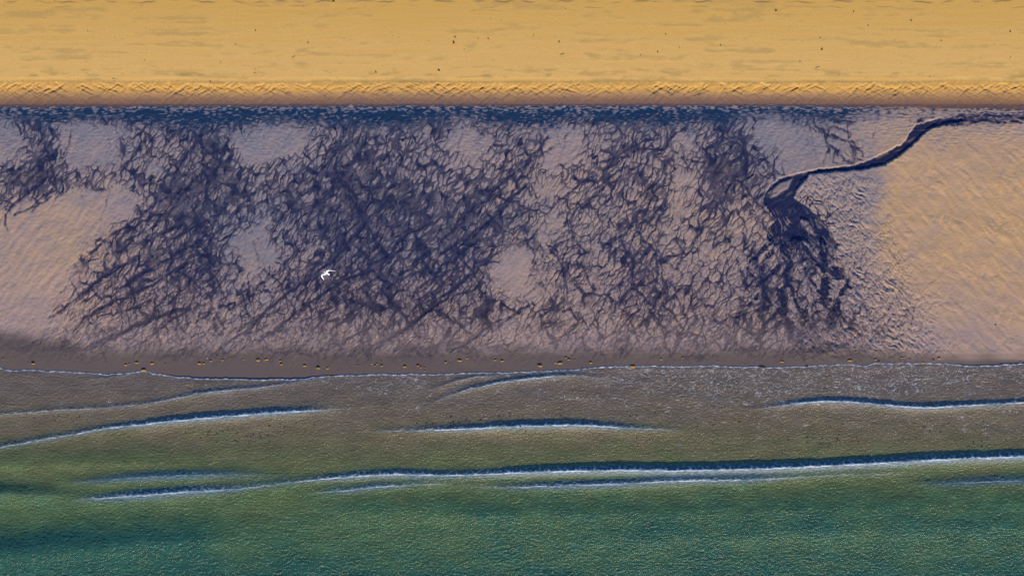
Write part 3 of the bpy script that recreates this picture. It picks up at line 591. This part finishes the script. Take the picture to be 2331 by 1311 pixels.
# ------------------------------------------------------------------ the sea
WST_U, WST_V = 1.6, 1.4
wu = np.arange(-260, 2595, WST_U).astype(F); wv = np.arange(815, 1470, WST_V).astype(F)
EWU = extend(wu, [wu[0] - d for d in OUT[::-1]], [wu[-1] + d for d in OUT]); EWV = extend(wv, [], [wv[-1] + d for d in OUT])
A, B = np.meshgrid(EWU, EWV)
A = A.astype(F); B = B.astype(F)
WAVES = [  # (crest points (u, v, height m), shoreward width, seaward width, foam)
 ([(560,1108,0),(700,1094,.10),(800,1084,.17),(900,1079,.19),(1000,1082,.16),(1060,1081,.15),(1150,1077,.2),(1250,1073,.25),(1400,1070,.27),(1551,1071,.28),(1700,1068,.27),(1850,1062,.26),(2000,1054,.26),(2158,1045,.25),(2331,1039,.24),(2700,1030,.2)], 7, 22, 1.),
 ([(690,1124,0),(780,1117,.13),(861,1108,.14),(962,1102,.08),(1030,1103,.02),(1090,1110,.03),(1144,1110,.09),(1266,1106,.17),(1387,1102,.2),(1551,1094,.2),(1713,1092,.16),(1834,1086,.06),(1915,1082,.06),(2037,1078,.05),(2100,1075,0)], 7, 34, .75),
 ([(150,1140,0),(202,1136,.1),(283,1130,.19),(364,1124,.22),(445,1118,.2),(526,1114,.14),(607,1106,.07),(690,1098,0)], 8, 34, .8),
 ([(110,1104,0),(223,1094,.12),(324,1086,.18),(425,1082,.18),(526,1080,.12),(680,1084,0)], 9, 20, .2),
 ([(-400,1124,.34),(0,1124,.34),(81,1127,.28),(230,1134,.0)], 14, 36, .05),
 ([(-300,1075,.05),(0,1018,.09),(81,1003,.10),(162,989,.1),(243,974,.12),(324,966,.17),(364,961,.19),(445,953,.2),(526,947,.2),(607,940,.19),(688,936,.14),(749,932,.06),(800,930,0)], 6, 24, 1.),
 ([(-300,960,.05),(0,944,.07),(121,934,.07),(243,928,.07),(344,918,.07),(405,905,.08),(445,897,.10),(506,889,.10),(587,883,.08),(668,871,.06),(709,863,.05),(760,858,0)], 4.5, 14, .8),
 ([(820,984,0),(901,981,.06),(1003,978,.13),(1063,976,.17),(1144,971,.19),(1225,969,.21),(1306,967,.2),(1367,970,.17),(1428,974,.13),(1489,977,.07),(1570,982,0)], 6, 22, 1.),
 ([(960,930,0),(1007,905,.05),(1063,887,.09),(1104,877,.11),(1164,866,.12),(1225,859,.12),(1266,856,.1),(1306,854,.08),(1339,857,.05),(1400,866,0)], 4.5, 14, .8),
 ([(970,892,0),(1007,878,.05),(1043,866,.06),(1084,857,.06),(1124,854,.04),(1180,852,0)], 3.5, 9, .7),
 ([(1700,936,0),(1774,924,.08),(1814,918,.13),(1855,914,.15),(1915,913,.16),(1956,916,.16),(2037,923,.16),(2077,927,.17),(2138,927,.17),(2199,923,.16),(2260,920,.14),(2331,916,.13),(2600,908,.1)], 5, 20, 1.),
 ([(2050,1110,0),(2098,1104,.06),(2199,1098,.13),(2331,1094,.14),(2600,1086,.12)], 9, 30, .35),
 ([(180,868,0),(225,861,.04),(265,856,.04),(300,851,.02),(330,850,0)], 3, 8, .8),
 ([(1230,848,0),(1290,846,.04),(1340,841,.02),(1380,838,0)], 3, 8, .6),
 ([(-400,1285,.4),(0,1262,.4),(200,1246,.36),(400,1230,.24),(640,1215,0)], 30, 60, 0),
 ([(640,1165,0),(850,1165,.18),(1100,1170,.2),(1500,1166,.2),(1900,1152,.17),(2331,1140,.15)], 26, 50, 0),
 ([(1000,1225,0),(1500,1222,.16),(1900,1205,.2),(2331,1195,.2)], 34, 60, 0),
 ([(-300,1062,.16),(0,1056,.15),(300,1052,.12),(560,1052,0)], 22, 30, 0),
]
def smooth1(a, sg):
    r = int(sg * 3); k = np.exp(-.5 * (np.arange(-r, r + 1) / sg) ** 2); k /= k.sum(); return np.convolve(np.pad(a, r, mode='edge'), k, 'valid')
WZ = np.zeros_like(A); CREST = np.zeros_like(A); FOAM = np.zeros_like(A)
xx = np.arange(-500, 3000, 2.0)
for i, (pts, ws, wsea, fo) in enumerate(WAVES):
    px, py, pa = (np.array(z, float) for z in zip(*pts))
    cy = smooth1(np.interp(xx, px, py), 7); ca = smooth1(np.interp(xx, px, pa, left=pts[0][2] and pts[0][2] or 0, right=pts[-1][2]), 9)
    wob = 1.3 * pn(EWU / 31, EWU * 0 + i, 200) + .7 * pn(EWU / 11, EWU * 0 + i, 201)
    yc = (np.interp(EWU, xx, cy) + wob * (1 if ws < 20 else 4)).astype(F)[None, :]; ac = np.interp(EWU, xx, ca).astype(F)[None, :]
    d = B - yc
    prof = np.where(d < 0, np.exp(-(d / (ws * 1.45)) ** 2), .6 * np.exp(-(d / wsea) ** 2) + .4 * np.exp(-(d / (wsea * .4)) ** 2))
    WZ += .80 * ac * prof
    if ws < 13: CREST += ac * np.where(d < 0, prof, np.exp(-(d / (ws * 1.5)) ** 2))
    if fo:
        t = ac / .2
        wline = (.45 + .7 * t) * (1 + .5 * pn(A / 17, B * 0 + i, 203))
        fl = np.exp(-((d - 1.0) / np.maximum(wline, .5)) ** 2) * np.clip(t * 1.5, 0, 1) * fo * (.35 + .65 * sst(-.45, .25, pn(A / 70, B * 0 + i, 206) + .5 * pn(A / 21, B * 0 + i, 207)))
        lace = sst(-.5, .5, pn(A / 9, B / 3, 204) + .4)
        FOAM = np.maximum(FOAM, fl * (.55 + .45 * lace))
        FOAM = np.maximum(FOAM, .30 * fo * np.clip(t, 0, 1) * np.exp(-np.maximum(d - 1, 0) / (2.5 + 4 * t)) * (d > 0) * (.5 + .5 * sst(-.4, .4, pn(A / 10, B / 4, 208))))
        FOAM = np.maximum(FOAM, .55 * fo * np.clip(t, 0, 1) * np.exp(-np.abs(np.minimum(d, 0)) / (ws * .9)) * (d < 0) * sst(.0, .6, pn(A / 7, B / 5, 205) + .1))
she = shore(EWU)[None, :].astype(F)
inn = B - she                                                    # distance seaward from the edge
near = 1 - sst(10, 330, inn)
# chop
qa, qc = rot(A + 9 * pn(A / 50, B / 50, 210), B + 9 * pn(A / 50, B / 50, 211), -14)
ch = pn(qa / 15, qc / 5.5, 212) + .6 * pn(qa / 7.5 + .3 * pn(A / 11, B / 11, 216), qc / 3.4, 213)
rb, rd = rot(A, B, 24); ch2 = pn(rb / 9, rd / 4.6, 214)
sw = fbm(A / 120, B / 60, 215, 2)
cm = np.clip(1 + .7 * pn(A / 48, B / 20, 232) + .4 * pn(A / 15, B / 9, 233), .25, 2)
chop_amp = (.006 + .005 * sst(200, 420, inn)) * (1 + .4 * sw)
dense = sst(-262, -180, A) * (1 - sst(2510, 2592, A)) * (1 - sst(1390, 1466, B))
sw = sw * dense
WZ += dense * (chop_amp * (ch + .8 * ch2) + (.0075 + .0065 * sst(150, 380, inn)) * cm * (.75 * (.6 - 2 * np.abs(pn(A / 13 + .4 * pn(A / 20, B / 20, 219), B / 7.5, 217))) + .8 * pn(A / 4.6, B / 3.8, 218))) + .02 * sw
WZ += .004
# lip of the swash: the sheet thins to nothing on the sand at the water's edge
bed = base_z(EWV)[:, None]
level = np.where(inn < 0, bed - .05 - .02 * np.minimum(-inn, 10), 0)
bs = np.interp(she, PV, PZ).astype(F)                            # sand height at the edge
WZ = WZ * sst(-1, 12, inn) + .0
lift = (bs + .012) * np.exp(-np.maximum(inn, 0) / 30)
WZ = np.where(inn < 0, np.minimum(bed - .06, bs - .06), WZ + np.maximum(lift, 0))
WZ = np.maximum(WZ, np.where(inn >= 0, bed + .03 * sst(0, 10, inn) + .01, -99))
# foam of the edge, and lace drifting in the shallows
ed = np.exp(-((inn - 1.8) / (1.3 + .9 * pn(A / 13, B * 0, 220))) ** 2) * (.22 + .6 * sst(-.4, .4, pn(A / 11, B * 0 + 4, 221)))
FOAM = np.maximum(FOAM, np.where(inn > 0, ed, 0))
fx = A + 9 * pn(A / 16, B / 16, 222); fy = B + 6 * pn(A / 16, B / 16, 223)
rg = np.minimum(np.abs(pn(fx / 24, fy / 13, 224)), np.abs(pn(fx / 17 + 7, fy / 11, 225)))
zoneF = gridmap([0, 300, 500, 700, 900, 1100, 1350, 1500, 1700, 1950, 2150, 2331], [835, 860, 885, 910, 940, 970, 1000, 1030],
   [[2,2,3,5,6,3,4,8,9,9,8,5],[1,1,2,3,6,3,4,8,9,9,8,4],[1,2,1,2,5,2,3,6,7,8,6,2],[1,2,1,1,3,1,3,4,5,5,3,2],[1,1,1,1,1,1,2,3,2,1,2,2],[0,0,0,0,0,0,1,2,2,2,3,3],[0,0,0,0,0,0,0,1,1,1,2,2],[0]*12], A, B) / 9
lace = (1 - sst(.008, .05, rg)) * sst(.25, .75, zoneF + .55 * pn(A / 26, B / 15, 226)) * sst(-.5, .2, pn(A / 9, B / 7, 227)) * sst(1, 6, inn)
FOAM = np.maximum(FOAM, .36 * lace)
WAVEH = np.clip(WZ, 0, .3)
depth = np.clip(.9 * WAVEH * sst(940, 1010, B) + np.interp(B + 26 * sw + 10 * pn(A / 60, B / 22, 231), [840, 900, 960, 1020, 1080, 1150, 1220, 1320, 1600], [0, .10, .22, .38, .54, .72, .83, 1, 1]), 0, 1)  # water depth, raised with wave height to paint shaded waves bluer
wave_shade = sst(.02, .16, CREST)  # mask for the blue shade painted on the breaking waves
silt = np.clip(.5 + .5 * fbm(A / 60, B / 22, 230, 3), 0, 1)
FOAM = FOAM * dense
sea = grid_mesh('sea', EWU, EWV, WZ, {'sea': [depth, np.clip(FOAM, 0, 1), silt, wave_shade]})
sea['kind'] = 'structure'; sea['label'] = 'shallow green sea with low breaking waves'
m = NT('sea_water')
s_dep, s_foam, s_silt, s_shade = m.attr('sea')
cr_ = m.n('ShaderNodeValToRGB'); m.l(s_dep, cr_.inputs[0])
E = cr_.color_ramp.elements
stops = [(0, (.098, .088, .085)), (.12, (.105, .094, .080)), (.3, (.104, .099, .062)), (.5, (.078, .100, .050)), (.7, (.066, .107, .050)), (.88, (.040, .097, .056)), (1, (.018, .076, .062))]
E[0].position = 0; E[0].color = stops[0][1] + (1,); E[1].position = 1; E[1].color = stops[-1][1] + (1,)
for p_, c_ in stops[1:-1]:
    e = E.new(p_); e.color = c_ + (1,)
sc_ = m.n('ShaderNodeCombineColor'); sv = m.math('ADD', m.math('MULTIPLY', s_silt, .34), .83)
for i in range(3): m.l(sv, sc_.inputs[i])
col = m.mix(1.0, cr_.outputs[0], sc_.outputs[0], 'MULTIPLY')
col = m.mix(m.math('MULTIPLY', s_shade, .8), col, (.022, .070, .115, 1))  # blue of the wave shadows put into the water colour
col = m.mix(s_foam, col, (.62, .74, .86, 1))
m.l(col, m.p.inputs['Base Color'])
m.p.inputs['IOR'].default_value = 1.33
m.l(m.math('ADD', .20, m.math('MULTIPLY', s_foam, .5)), m.p.inputs['Roughness'])
m.p.inputs['Specular IOR Level'].default_value = .22
n1 = m.noise(5.0, 3, .65, m.pos((.8, 1.6, 1))); n2 = m.noise(16, 3, .6, m.pos((.7, 1.3, 1)))
m.bump(m.math('ADD', n1, m.math('MULTIPLY', n2, .6)), .6, .10)
sea.data.materials.append(m.m)

# ------------------------------------------------------------------ things on the sand
def ground_z(u, v):
    fu = min(max((u - U0) / ST, 0), NU - 2); fv = min(max((v - V0) / ST, 0), NV - 2); return float(Z[int(fv), int(fu)])
def simple_mat(name, c, rough=.8, nscale=14, amt=.5, dark=(.05, .03, .01, 1)):
    m = NT(name); tc = m.n('ShaderNodeTexCoord'); a = m.noise(nscale, 4, .65, tc.outputs['Object'])
    m.l(m.mix(m.math('MULTIPLY', m.math('SUBTRACT', a, .35, True), amt * 3, True), c, dark), m.p.inputs['Base Color'])
    m.p.inputs['Roughness'].default_value = rough; m.bump(a, .4, .02); return m.m
M_stone = simple_mat('ochre_stone', (.40, .22, .02, 1)); M_dark = simple_mat('dark_stone', (.10, .06, .035, 1)); M_red = simple_mat('rust_stone', (.36, .12, .04, 1))
M_wood = simple_mat('driftwood', (.22, .14, .06, 1)); M_weed = simple_mat('weed', (.028, .016, .016, 1), amt=.2); M_pale = simple_mat('shell', (.8, .78, .74, 1), amt=.1)
def noise3(p, s, k):
    return math.sin(p.x * s + k * 1.7) * math.sin(p.y * s * 1.13 + k * 2.3) * math.cos(p.z * s * .91 + k)
def rock_mesh(name, k, mat, lumps=1, sub=3):
    bm = bmesh.new(); r = random.Random(k)
    for L in range(lumps):
        off = Vector((0, 0, 0)) if L == 0 else Vector((r.uniform(-.6, .6), r.uniform(-.25, .25), r.uniform(-.05, .05)))
        sz = 1 if L == 0 else r.uniform(.45, .75)
        g = bmesh.ops.create_icosphere(bm, subdivisions=sub, radius=.5)
        for v in g['verts']:
            p = v.co.copy(); n = p.normalized()
            d = 1 + .17 * noise3(n, 2.6, k + L) + .10 * noise3(n, 5.5, k * 2 + L) + .05 * noise3(n, 11, k * 3 + L)
            p = p * d
            for q in range(3):                                   # flattened facets
                ax = Vector((math.sin(k * 3 + q * 2.1), math.cos(k * 5 + q * 1.3), math.sin(k + q) * .6 + .3)).normalized(); e = p.dot(ax)
                if e > .40: p -= ax * (e - .40) * .8
            p = Vector([math.copysign(abs(c_ * 2) ** .62, c_) / 2 for c_ in p]) * .92
            v.co = p * sz + off
    me = bpy.data.meshes.new(name); bm.to_mesh(me); bm.free(); me.materials.append(mat); me.shade_smooth(); return me
ROCKS = [rock_mesh('stone', 3 + i, M_stone, 1 + (i % 3)) for i in range(6)]; DROCKS = [rock_mesh('dark_stone', 23 + i, M_dark, 1 + i % 2) for i in range(3)]; RROCKS = [rock_mesh('rust_stone', 33 + i, M_red, 1 + i % 2) for i in range(2)]
def put(me, name, u, v, w, d, h, label, cat, group=None, rz=0.0, dz=None):
    o = bpy.data.objects.new(name, me); scene.collection.objects.link(o)
    z = (ground_z(u, v) if dz is None else dz)
    o.location = (wx(u), wy(v), z + h * .22); o.scale = (w, d, h); o.rotation_euler = (0, 0, rz)
    o['label'] = label; o['category'] = cat
    if group: o['group'] = group
    return o
# waterline stones: (u, v, width px, kind, label)
SH = [
 (73,828,11,'o','largest ochre stone at the far left of the wet strip, alone above the foam'),
 (325,843,14,'o','big ochre stone breaking the foam edge, the biggest on the left half of the beach'),
 (4,818,5,'o','small ochre stone closest to the left edge of the beach strip'), (283,831,9,'d2','double ochre and brown stone pair left of the big foam edge stone'), (292,829,5,'r','rusty little stone leaning on the double stone left of the foam edge stone'),
 (310,826,9,'o','ochre stone on wet sand just above the big foam edge stone'), (344,828,10,'o','flat ochre stone on wet sand just right of the big foam edge stone'), (374,829,5,'r','tiny rust brown stone between the flat ochre stone and the touching pair'),
 (452,828,9,'o','left stone of the two ochre stones almost touching on the wet strip'), (462,828,8,'o','right stone of the two ochre stones almost touching, with the pointed top'),
 (478,822,7,'o','ochre stone just up the beach from the touching pair'), (506,820,6,'o','narrow ochre stone between the touching pair and the long drift line'), (470,816,3,'p','tiny white shell bit up the beach from the touching pair'),
 (523,816,5,'o','small ochre stone highest up the sand right of the touching pair'), (553,819,4,'o','tiny ochre stone left of the long thin drift line'), (586,820,11,'o','slanted ochre stone at the left end of the long thin drift line'),
 (605,819,13,'l','long thin ochre drift line lying flat beside the slanted stone'), (637,822,6,'o','little flat ochre stone just above the lumpy stone right of the drift line'), (639,830,8,'o','lumpy ochre stone right of the long drift line'), (664,826,3,'k','tiny black stone between the lumpy stone and the notched stone'),
 (692,833,9,'o','ochre stone with a dark notch, left of the low wide stone'), (723,838,11,'o','low wide ochre stone nearest the waves in the middle left'), (744,839,8,'o','smaller flat stone right of the low wide ochre stone'),
 (814,833,5,'o','lone round ochre stone between the low wide stone and the cluster of three'), (846,829,3,'p','tiny white shell speck left of the cluster of three stones'), (853,833,6,'o','left stone of the loose cluster of three ochre stones'), (857,829,5,'o','uppermost stone of the loose cluster of three'), (868,833,8,'o','right and widest stone of the loose cluster of three'),
 (921,835,10,'d2','broken ochre and brown stone right of the cluster of three'), (951,833,10,'r','reddish topped stone at the head of a short diagonal row'), (957,837,6,'o','middle stone of the short diagonal row below the red topped stone'), (966,838,5,'o','third stone of the diagonal row, beside the lowest one'), (966,845,5,'o','lowest stone of the diagonal row, closest to the foam'),
 (1014,825,8,'o','ochre stone at the foot of the broad diagonal rill'), (1021,829,4,'o','tiny ochre stone touching below the stone at the foot of the rill'), (1047,821,10,'o','slanting ochre stone right of the broad diagonal rill'), (1063,816,6,'o','brown ochre stone just up the sand from the slanting stone'),
 (1127,820,10,'l','thin flat ochre stone right of the slanting stone'), (1143,822,9,'o','dark backed ochre stone paired with the thin flat stone'), (1229,833,14,'d2','large two lump ochre stone low on the strip in the middle'), (1265,827,4,'p','tiny pale pebble just left of the glowing orange stone'), (1276,827,12,'o','large glowing orange stone in the middle of the strip'),
 (1288,815,8,'o','upper stone of a slanting pair above the glowing orange stone'), (1295,819,8,'o','lower stone of the slanting pair above the glowing orange stone'), (1308,820,5,'r','small dark rust stone right of the slanting pair'), (1345,826,9,'o','stout ochre stone alone right of the glowing orange stone'),
 (1388,811,5,'o','small tilted ochre stone at the tip of a sand lobe'), (1441,835,16,'d2','dark ochre stone washed by foam at the water edge right of the middle'), (1505,818,7,'o','bright flat ochre stone above the foam right of the washed stone'), (1555,815,6,'o','little flat ochre stone below the fan of fine rills'), (1572,814,4,'o','tiny ochre grain right of the little flat stone'), (1634,823,4,'o','small stone with a dark spike close above the foam'),
 (1736,837,18,'k2','widest dark stone half drowned in foam below the delta'), (1782,824,9,'o','ochre stone with black back below the dark delta'), (1838,835,9,'k','dark stone with a white splash below the dark delta'), (1936,821,15,'l','long ochre stone lying flat right of the delta'),
 (1950,801,5,'o','small orange stone highest up the sand right of the delta'), (1995,819,7,'o','ochre stone up the sand beside the black stone at the foam'), (2002,824,7,'k','black stone right at the foam line beneath its ochre neighbour'), (2056,815,7,'o','round bright ochre stone right of the foam line pair'), (2073,817,6,'k','dark stone just right of the round bright ochre stone'),
 (2104,826,12,'l','rusty flat stone lying in the foam at right'), (2127,820,6,'k','square black stone on the strip near the right scour step'), (2140,816,9,'o','wide ochre stone at the left end of the scour step'), (2326,824,5,'o','small rusty stone at the right edge of the beach'), (2268,740,5,'k','lone dark arched stone on the tan sand at far right')]
KM = {'o': ROCKS, 'd2': [ROCKS[1], ROCKS[4]], 'l': [ROCKS[0], ROCKS[3]], 'r': RROCKS, 'k': DROCKS, 'k2': [DROCKS[1]], 'p': None}
shell_me = rock_mesh('shell', 44, M_pale, 1, 2)
for i, (u, v, w, k, lb) in enumerate(SH):
    r = random.Random(900 + i); me = shell_me if k == 'p' else KM[k][i % len(KM[k])]
    W = w * S * .74; W *= 1.12; h = min(.36 * W, .12) * r.uniform(.7, 1.15) + .015; d = W * r.uniform(.32, .55)
    if k == 'l': d = W * .32; h = .07
    nm = 'shell' if k == 'p' else 'stone'
    put(me, nm, u, v, W, d, h, lb, 'shell' if k == 'p' else 'stone', 'stones along the waterline', rz=r.uniform(-.25, .25))
# debris on the dry sand
DB = [(1762,32,7,'o','big ochre stone on the upper dry sand at right, near the top'), (1866,119,7,'o','ochre stone on the dry sand above a gray streak at right'), (1034,103,7,'k','dark arched stone on the dry sand, lower of a vertical pair'), (1037,90,5,'k','smaller upper stone of the vertical pair on the dry sand'),
 (1089,93,3,'k','small dark pebble between the vertical pair and the pointed stone'), (1112,94,5,'r','brown pointed pebble right of the vertical pair'), (1272,101,5,'k','small dark stone in the middle of the dry sand'), (1281,135,8,'s','dark curved stick lying on the dry sand in the middle'), (1495,124,5,'r','dark red pebble on the dry sand right of the curved stick'), (1513,84,4,'k','brown pebble up the sand from the dark red pebble'),
 (1456,131,3,'k','tiny pebble left of the dark red pebble'), (1001,166,7,'o','ochre stone low on the dry sand above the beach face, middle'), (858,170,6,'o','flat orange stone low on the dry sand, left of the other one'), (673,140,7,'s','brown stick on the dry sand at left of the middle'), (763,11,8,'l','flat ochre stone near the top edge of the dry sand'), (586,176,6,'s','short upright stick low on the dry sand, left part'),
 (267,189,7,'s','slanting stick at the brink of the beach face, left part'), (484,190,4,'k','dark pebble at the brink of the beach face, left part'), (586,75,4,'k','dark brown pebble on the dry sand, upper left'), (207,77,3,'r','brown pebble on the dry sand, far left'), (336,142,3,'k','black pebble on the dry sand, lower left'), (507,146,3,'k','black pebble on the dry sand, left of the brown stick'),
 (541,106,3,'k','small pebble on the dry sand between brown pebble and brown stick'), (705,102,4,'k','black pebble just above the brown stick'), (1818,150,6,'s','small tilted stick low on the dry sand at right'), (1857,165,8,'s','reddish stick lying flat low on the dry sand at right'), (1637,108,4,'k','lone dark pebble at right of the middle of the dry sand'), (1862,92,4,'k','dark pebble above the gray streak at right'),
 (1937,33,4,'k','dark pebble near the top at right'), (1970,64,4,'k','brown pebble just below the top right pebble'), (2067,53,5,'k','black oval pebble in the upper right of the dry sand'), (2291,78,5,'k','blackest pebble at the far right of the dry sand'), (2135,98,4,'k','small dark pebble on the right of the dry sand'), (2292,135,3,'k','tiny pebble at the far right low on the dry sand'), (2110,179,3,'k','tiny pebble low on the dry sand at right'),
 (742,222,4,'r','small red stone on the orange beach face'), (1724,256,5,'o','small orange stone standing in the dark trough at right'), (1544,113,3,'k','small speck of a pebble right of the middle of the dry sand'), (1214,86,3,'k','tiny brown pebble left of the small dark stone'), (2024,177,3,'s','thin dark twig standing low on the dry sand at right')]
def stick_mesh():
    bm = bmesh.new(); rings = []
    for i in range(9):
        t = i / 8; rad = .06 * (1 - .5 * t); c = Vector((t - .5, .16 * math.sin(t * 3.1) + .03 * math.sin(t * 11), .05 + .05 * math.sin(t * 3)))
        rings.append([bm.verts.new(c + Vector((0, math.cos(a) * rad, math.sin(a) * rad))) for a in [k * math.pi / 4 for k in range(8)]])
    for a, b in zip(rings[:-1], rings[1:]):
        for k in range(8): bm.faces.new((a[k], a[(k + 1) % 8], b[(k + 1) % 8], b[k]))
    bm.faces.new(rings[0][::-1]); bm.faces.new(rings[-1])
    c0 = rings[4][0].co.copy(); tip = bm.verts.new(c0 + Vector((.16, .22, .04))); r4 = rings[4]
    bm.faces.new((r4[7], r4[0], tip)); bm.faces.new((r4[0], r4[1], tip)); bm.faces.new((r4[1], r4[7], tip))
    bmesh.ops.recalc_face_normals(bm, faces=bm.faces)
    me = bpy.data.meshes.new('stick'); bm.to_mesh(me); bm.free(); me.materials.append(M_wood); me.shade_smooth(); return me
STICK = stick_mesh()
for i, (u, v, w, k, lb) in enumerate(DB):
    r = random.Random(500 + i); W = w * S
    if k == 's':
        put(STICK, 'driftwood_stick', u, v, W * 1.3, W, W, lb, 'stick', 'driftwood on the dry sand', rz=r.choice((.5, -.4, .9, .15)))
    else:
        W *= .66; put(KM[k][i % len(KM[k])], 'pebble' if w < 6 else 'stone', u, v, W, W * .7, W * .6, lb, 'stone', 'stones scattered on the dry sand', rz=r.uniform(-.6, .6))
peb = rock_mesh('pebble', 61, M_dark, 1, 1)
r = random.Random(77)
for i in range(90):
    u, v = r.uniform(0, 2331), r.uniform(4, 186); w = r.uniform(.035, .06)
    put(peb, 'pebble', u, v, w, w * .8, w * .6, 'tiny dark pebble speck scattered on the smooth yellow dry sand', 'pebble', 'tiny pebble specks on the dry sand', rz=r.uniform(0, 6))
# scraps of weed afloat between the waves
def wz(u, v):
    i = int(np.clip(np.searchsorted(EWU, u), 0, len(EWU) - 1)); j = int(np.clip(np.searchsorted(EWV, v), 0, len(EWV) - 1)); return float(WZ[j, i])
weed = rock_mesh('weed_scrap', 71, M_weed, 2, 2)
CL = [(470,985,60,10,14), (560,998,90,14,26), (640,965,60,14,8), (130,952,90,10,14), (1000,962,90,14,20), (1150,950,150,12,20), (1250,985,160,10,12), (1890,1004,70,12,20), (1700,965,140,25,14), (2100,985,160,28,26), (2250,1010,60,20,12), (1620,1000,60,14,8), (1480,945,60,14,6)]
k = 0
for (cu, cv, su, sv, n) in CL:
    for _ in range(n):
        u = cu + r.gauss(0, su * .55); v = cv + r.gauss(0, sv * .55)
        if not 0 < u < 2331: continue
        w = r.uniform(.05, .11)
        put(weed, 'weed_scrap', u, v, w * 1.4, w, w * .35, 'tiny dark scrap of weed floating in the shallows between the waves', 'seaweed', 'weed scraps afloat in the shallows', rz=r.uniform(0, 6), dz=wz(u, v))

# ------------------------------------------------------------------ the gull
BZ_ = 14.0
kf = 1 - (BZ_ - Z_REF) / CAM_H
def bp(px, py, z): return Vector((wx(px) * kf, wy(py) * kf, BZ_ + z))
def tube(bm, pts, n=12):
    """closed lofted tube: pts = (centre, width vector, height)"""
    rings = []
    for c, wv_, h in pts:
        rings.append([bm.verts.new(c + wv_ * math.cos(a) + Vector((0, 0, h)) * math.sin(a)) for a in [2 * math.pi * i / n for i in range(n)]])
    for a, b in zip(rings[:-1], rings[1:]):
        for i in range(n): bm.faces.new((a[i], a[(i + 1) % n], b[(i + 1) % n], b[i]))
    bm.faces.new(rings[0][::-1]); bm.faces.new(rings[-1])
mg = NT('gull_plumage'); tcg = mg.n('ShaderNodeTexCoord'); ng = mg.noise(16, 3, .5, tcg.outputs['Object'])
mg.l(mg.mix(mg.math('MULTIPLY', ng, .35), (.86, .86, .88, 1), (.66, .69, .76, 1)), mg.p.inputs['Base Color']); mg.p.inputs['Roughness'].default_value = .75
M_beak = simple_mat('beak', (.75, .5, .08, 1), .5); M_tip = simple_mat('wing_tip_black', (.03, .03, .035, 1), .6)
bm = bmesh.new()
ax = (bp(750, 625, 0) - bp(736, 618.4, 0)); ax.z = 0; axn = ax.normalized(); side = Vector((-axn.y, axn.x, 0))
def along(t, dz=0): return bp(736, 618.4, 0) + ax * t + Vector((0, 0, dz))
tube(bm, [(along(.0), side * .018, .016), (along(.06, .005), side * .034, .034), (along(.14, .006), side * .040, .038), (along(.22), side * .042, .042), (along(.36, -.008), side * .066, .062), (along(.52, -.008), side * .070, .064), (along(.68, -.002), side * .054, .046), (along(.8, .006), side * .040, .022), (along(.92, .008), side * .062, .010), (along(1.02, .008), side * .068, .006)])
def wing(pts):
    tube(bm, [(bp(*c), Vector((wvx, wvy, 0)) * .84, h) for c, (wvx, wvy), h in pts], 10)
q = S * kf
wing([((743.2,621.6,.01), (-2.0*q, 1.1*q), .030), ((744.2,619.0,.05), (-2.7*q, .3*q), .024), ((746.0,616.4,.09), (-2.6*q, .9*q), .018), ((749.0,615.3,.10), (-1.5*q, 1.5*q), .014), ((754.0,615.7,.08), (-.5*q, 1.15*q), .010), ((760.0,616.6,.05), (-.1*q, .75*q), .007), ((765.3,617.8,.03), (0, .22*q), .004)])
wing([((741.4,622.6,.01), (-2.2*q, 1.2*q), .030), ((738.0,623.9,.05), (-1.2*q, 2.2*q), .024), ((734.0,625.4,.09), (-1.2*q, 2.3*q), .018), ((732.4,628.0,.10), (-2.1*q, .3*q), .014), ((734.0,631.4,.08), (-1.75*q, -.5*q), .010), ((736.2,634.6,.05), (-1.1*q, -.5*q), .007), ((738.2,637.6,.03), (-.3*q, -.2*q), .004)])
bmesh.ops.recalc_face_normals(bm, faces=bm.faces)
c0 = along(.45)
for v in bm.verts: v.co -= c0
me = bpy.data.meshes.new('seagull'); bm.to_mesh(me); bm.free(); me.materials.append(mg.m); me.shade_smooth()
gull = bpy.data.objects.new('seagull', me); scene.collection.objects.link(gull); gull.location = c0
rm = gull.modifiers.new('remesh', 'REMESH'); rm.mode = 'VOXEL'; rm.voxel_size = .007; rm.use_smooth_shade = True
gull['label'] = 'white gull gliding low over the dark rills with swept wings'; gull['category'] = 'bird'
def part(name, pts, mat, n=8):
    b = bmesh.new()
    rings = []
    for c, wv_, h in pts: rings.append([b.verts.new(c - c0 + wv_ * math.cos(a) + Vector((0, 0, h)) * math.sin(a)) for a in [2 * math.pi * i / n for i in range(n)]])
    for a, c in zip(rings[:-1], rings[1:]):
        for i in range(n): b.faces.new((a[i], a[(i + 1) % n], c[(i + 1) % n], c[i]))
    b.faces.new(rings[0][::-1]); b.faces.new(rings[-1]); bmesh.ops.recalc_face_normals(b, faces=b.faces)
    mm = bpy.data.meshes.new(name); b.to_mesh(mm); b.free(); mm.materials.append(mat); mm.shade_smooth()
    o = bpy.data.objects.new(name, mm); scene.collection.objects.link(o); o.parent = gull; return o
part('beak', [(along(.03), side * .014, .013), (along(-.06, -.002), side * .010, .010), (along(-.13, -.006), side * .004, .004)], M_beak)
for s_ in (-1, 1):
    part('eye', [(along(.075, .022) + side * s_ * .024, side * .004, .005), (along(.085, .022) + side * s_ * .030, side * .006, .007), (along(.095, .022) + side * s_ * .024, side * .004, .005)], M_tip)
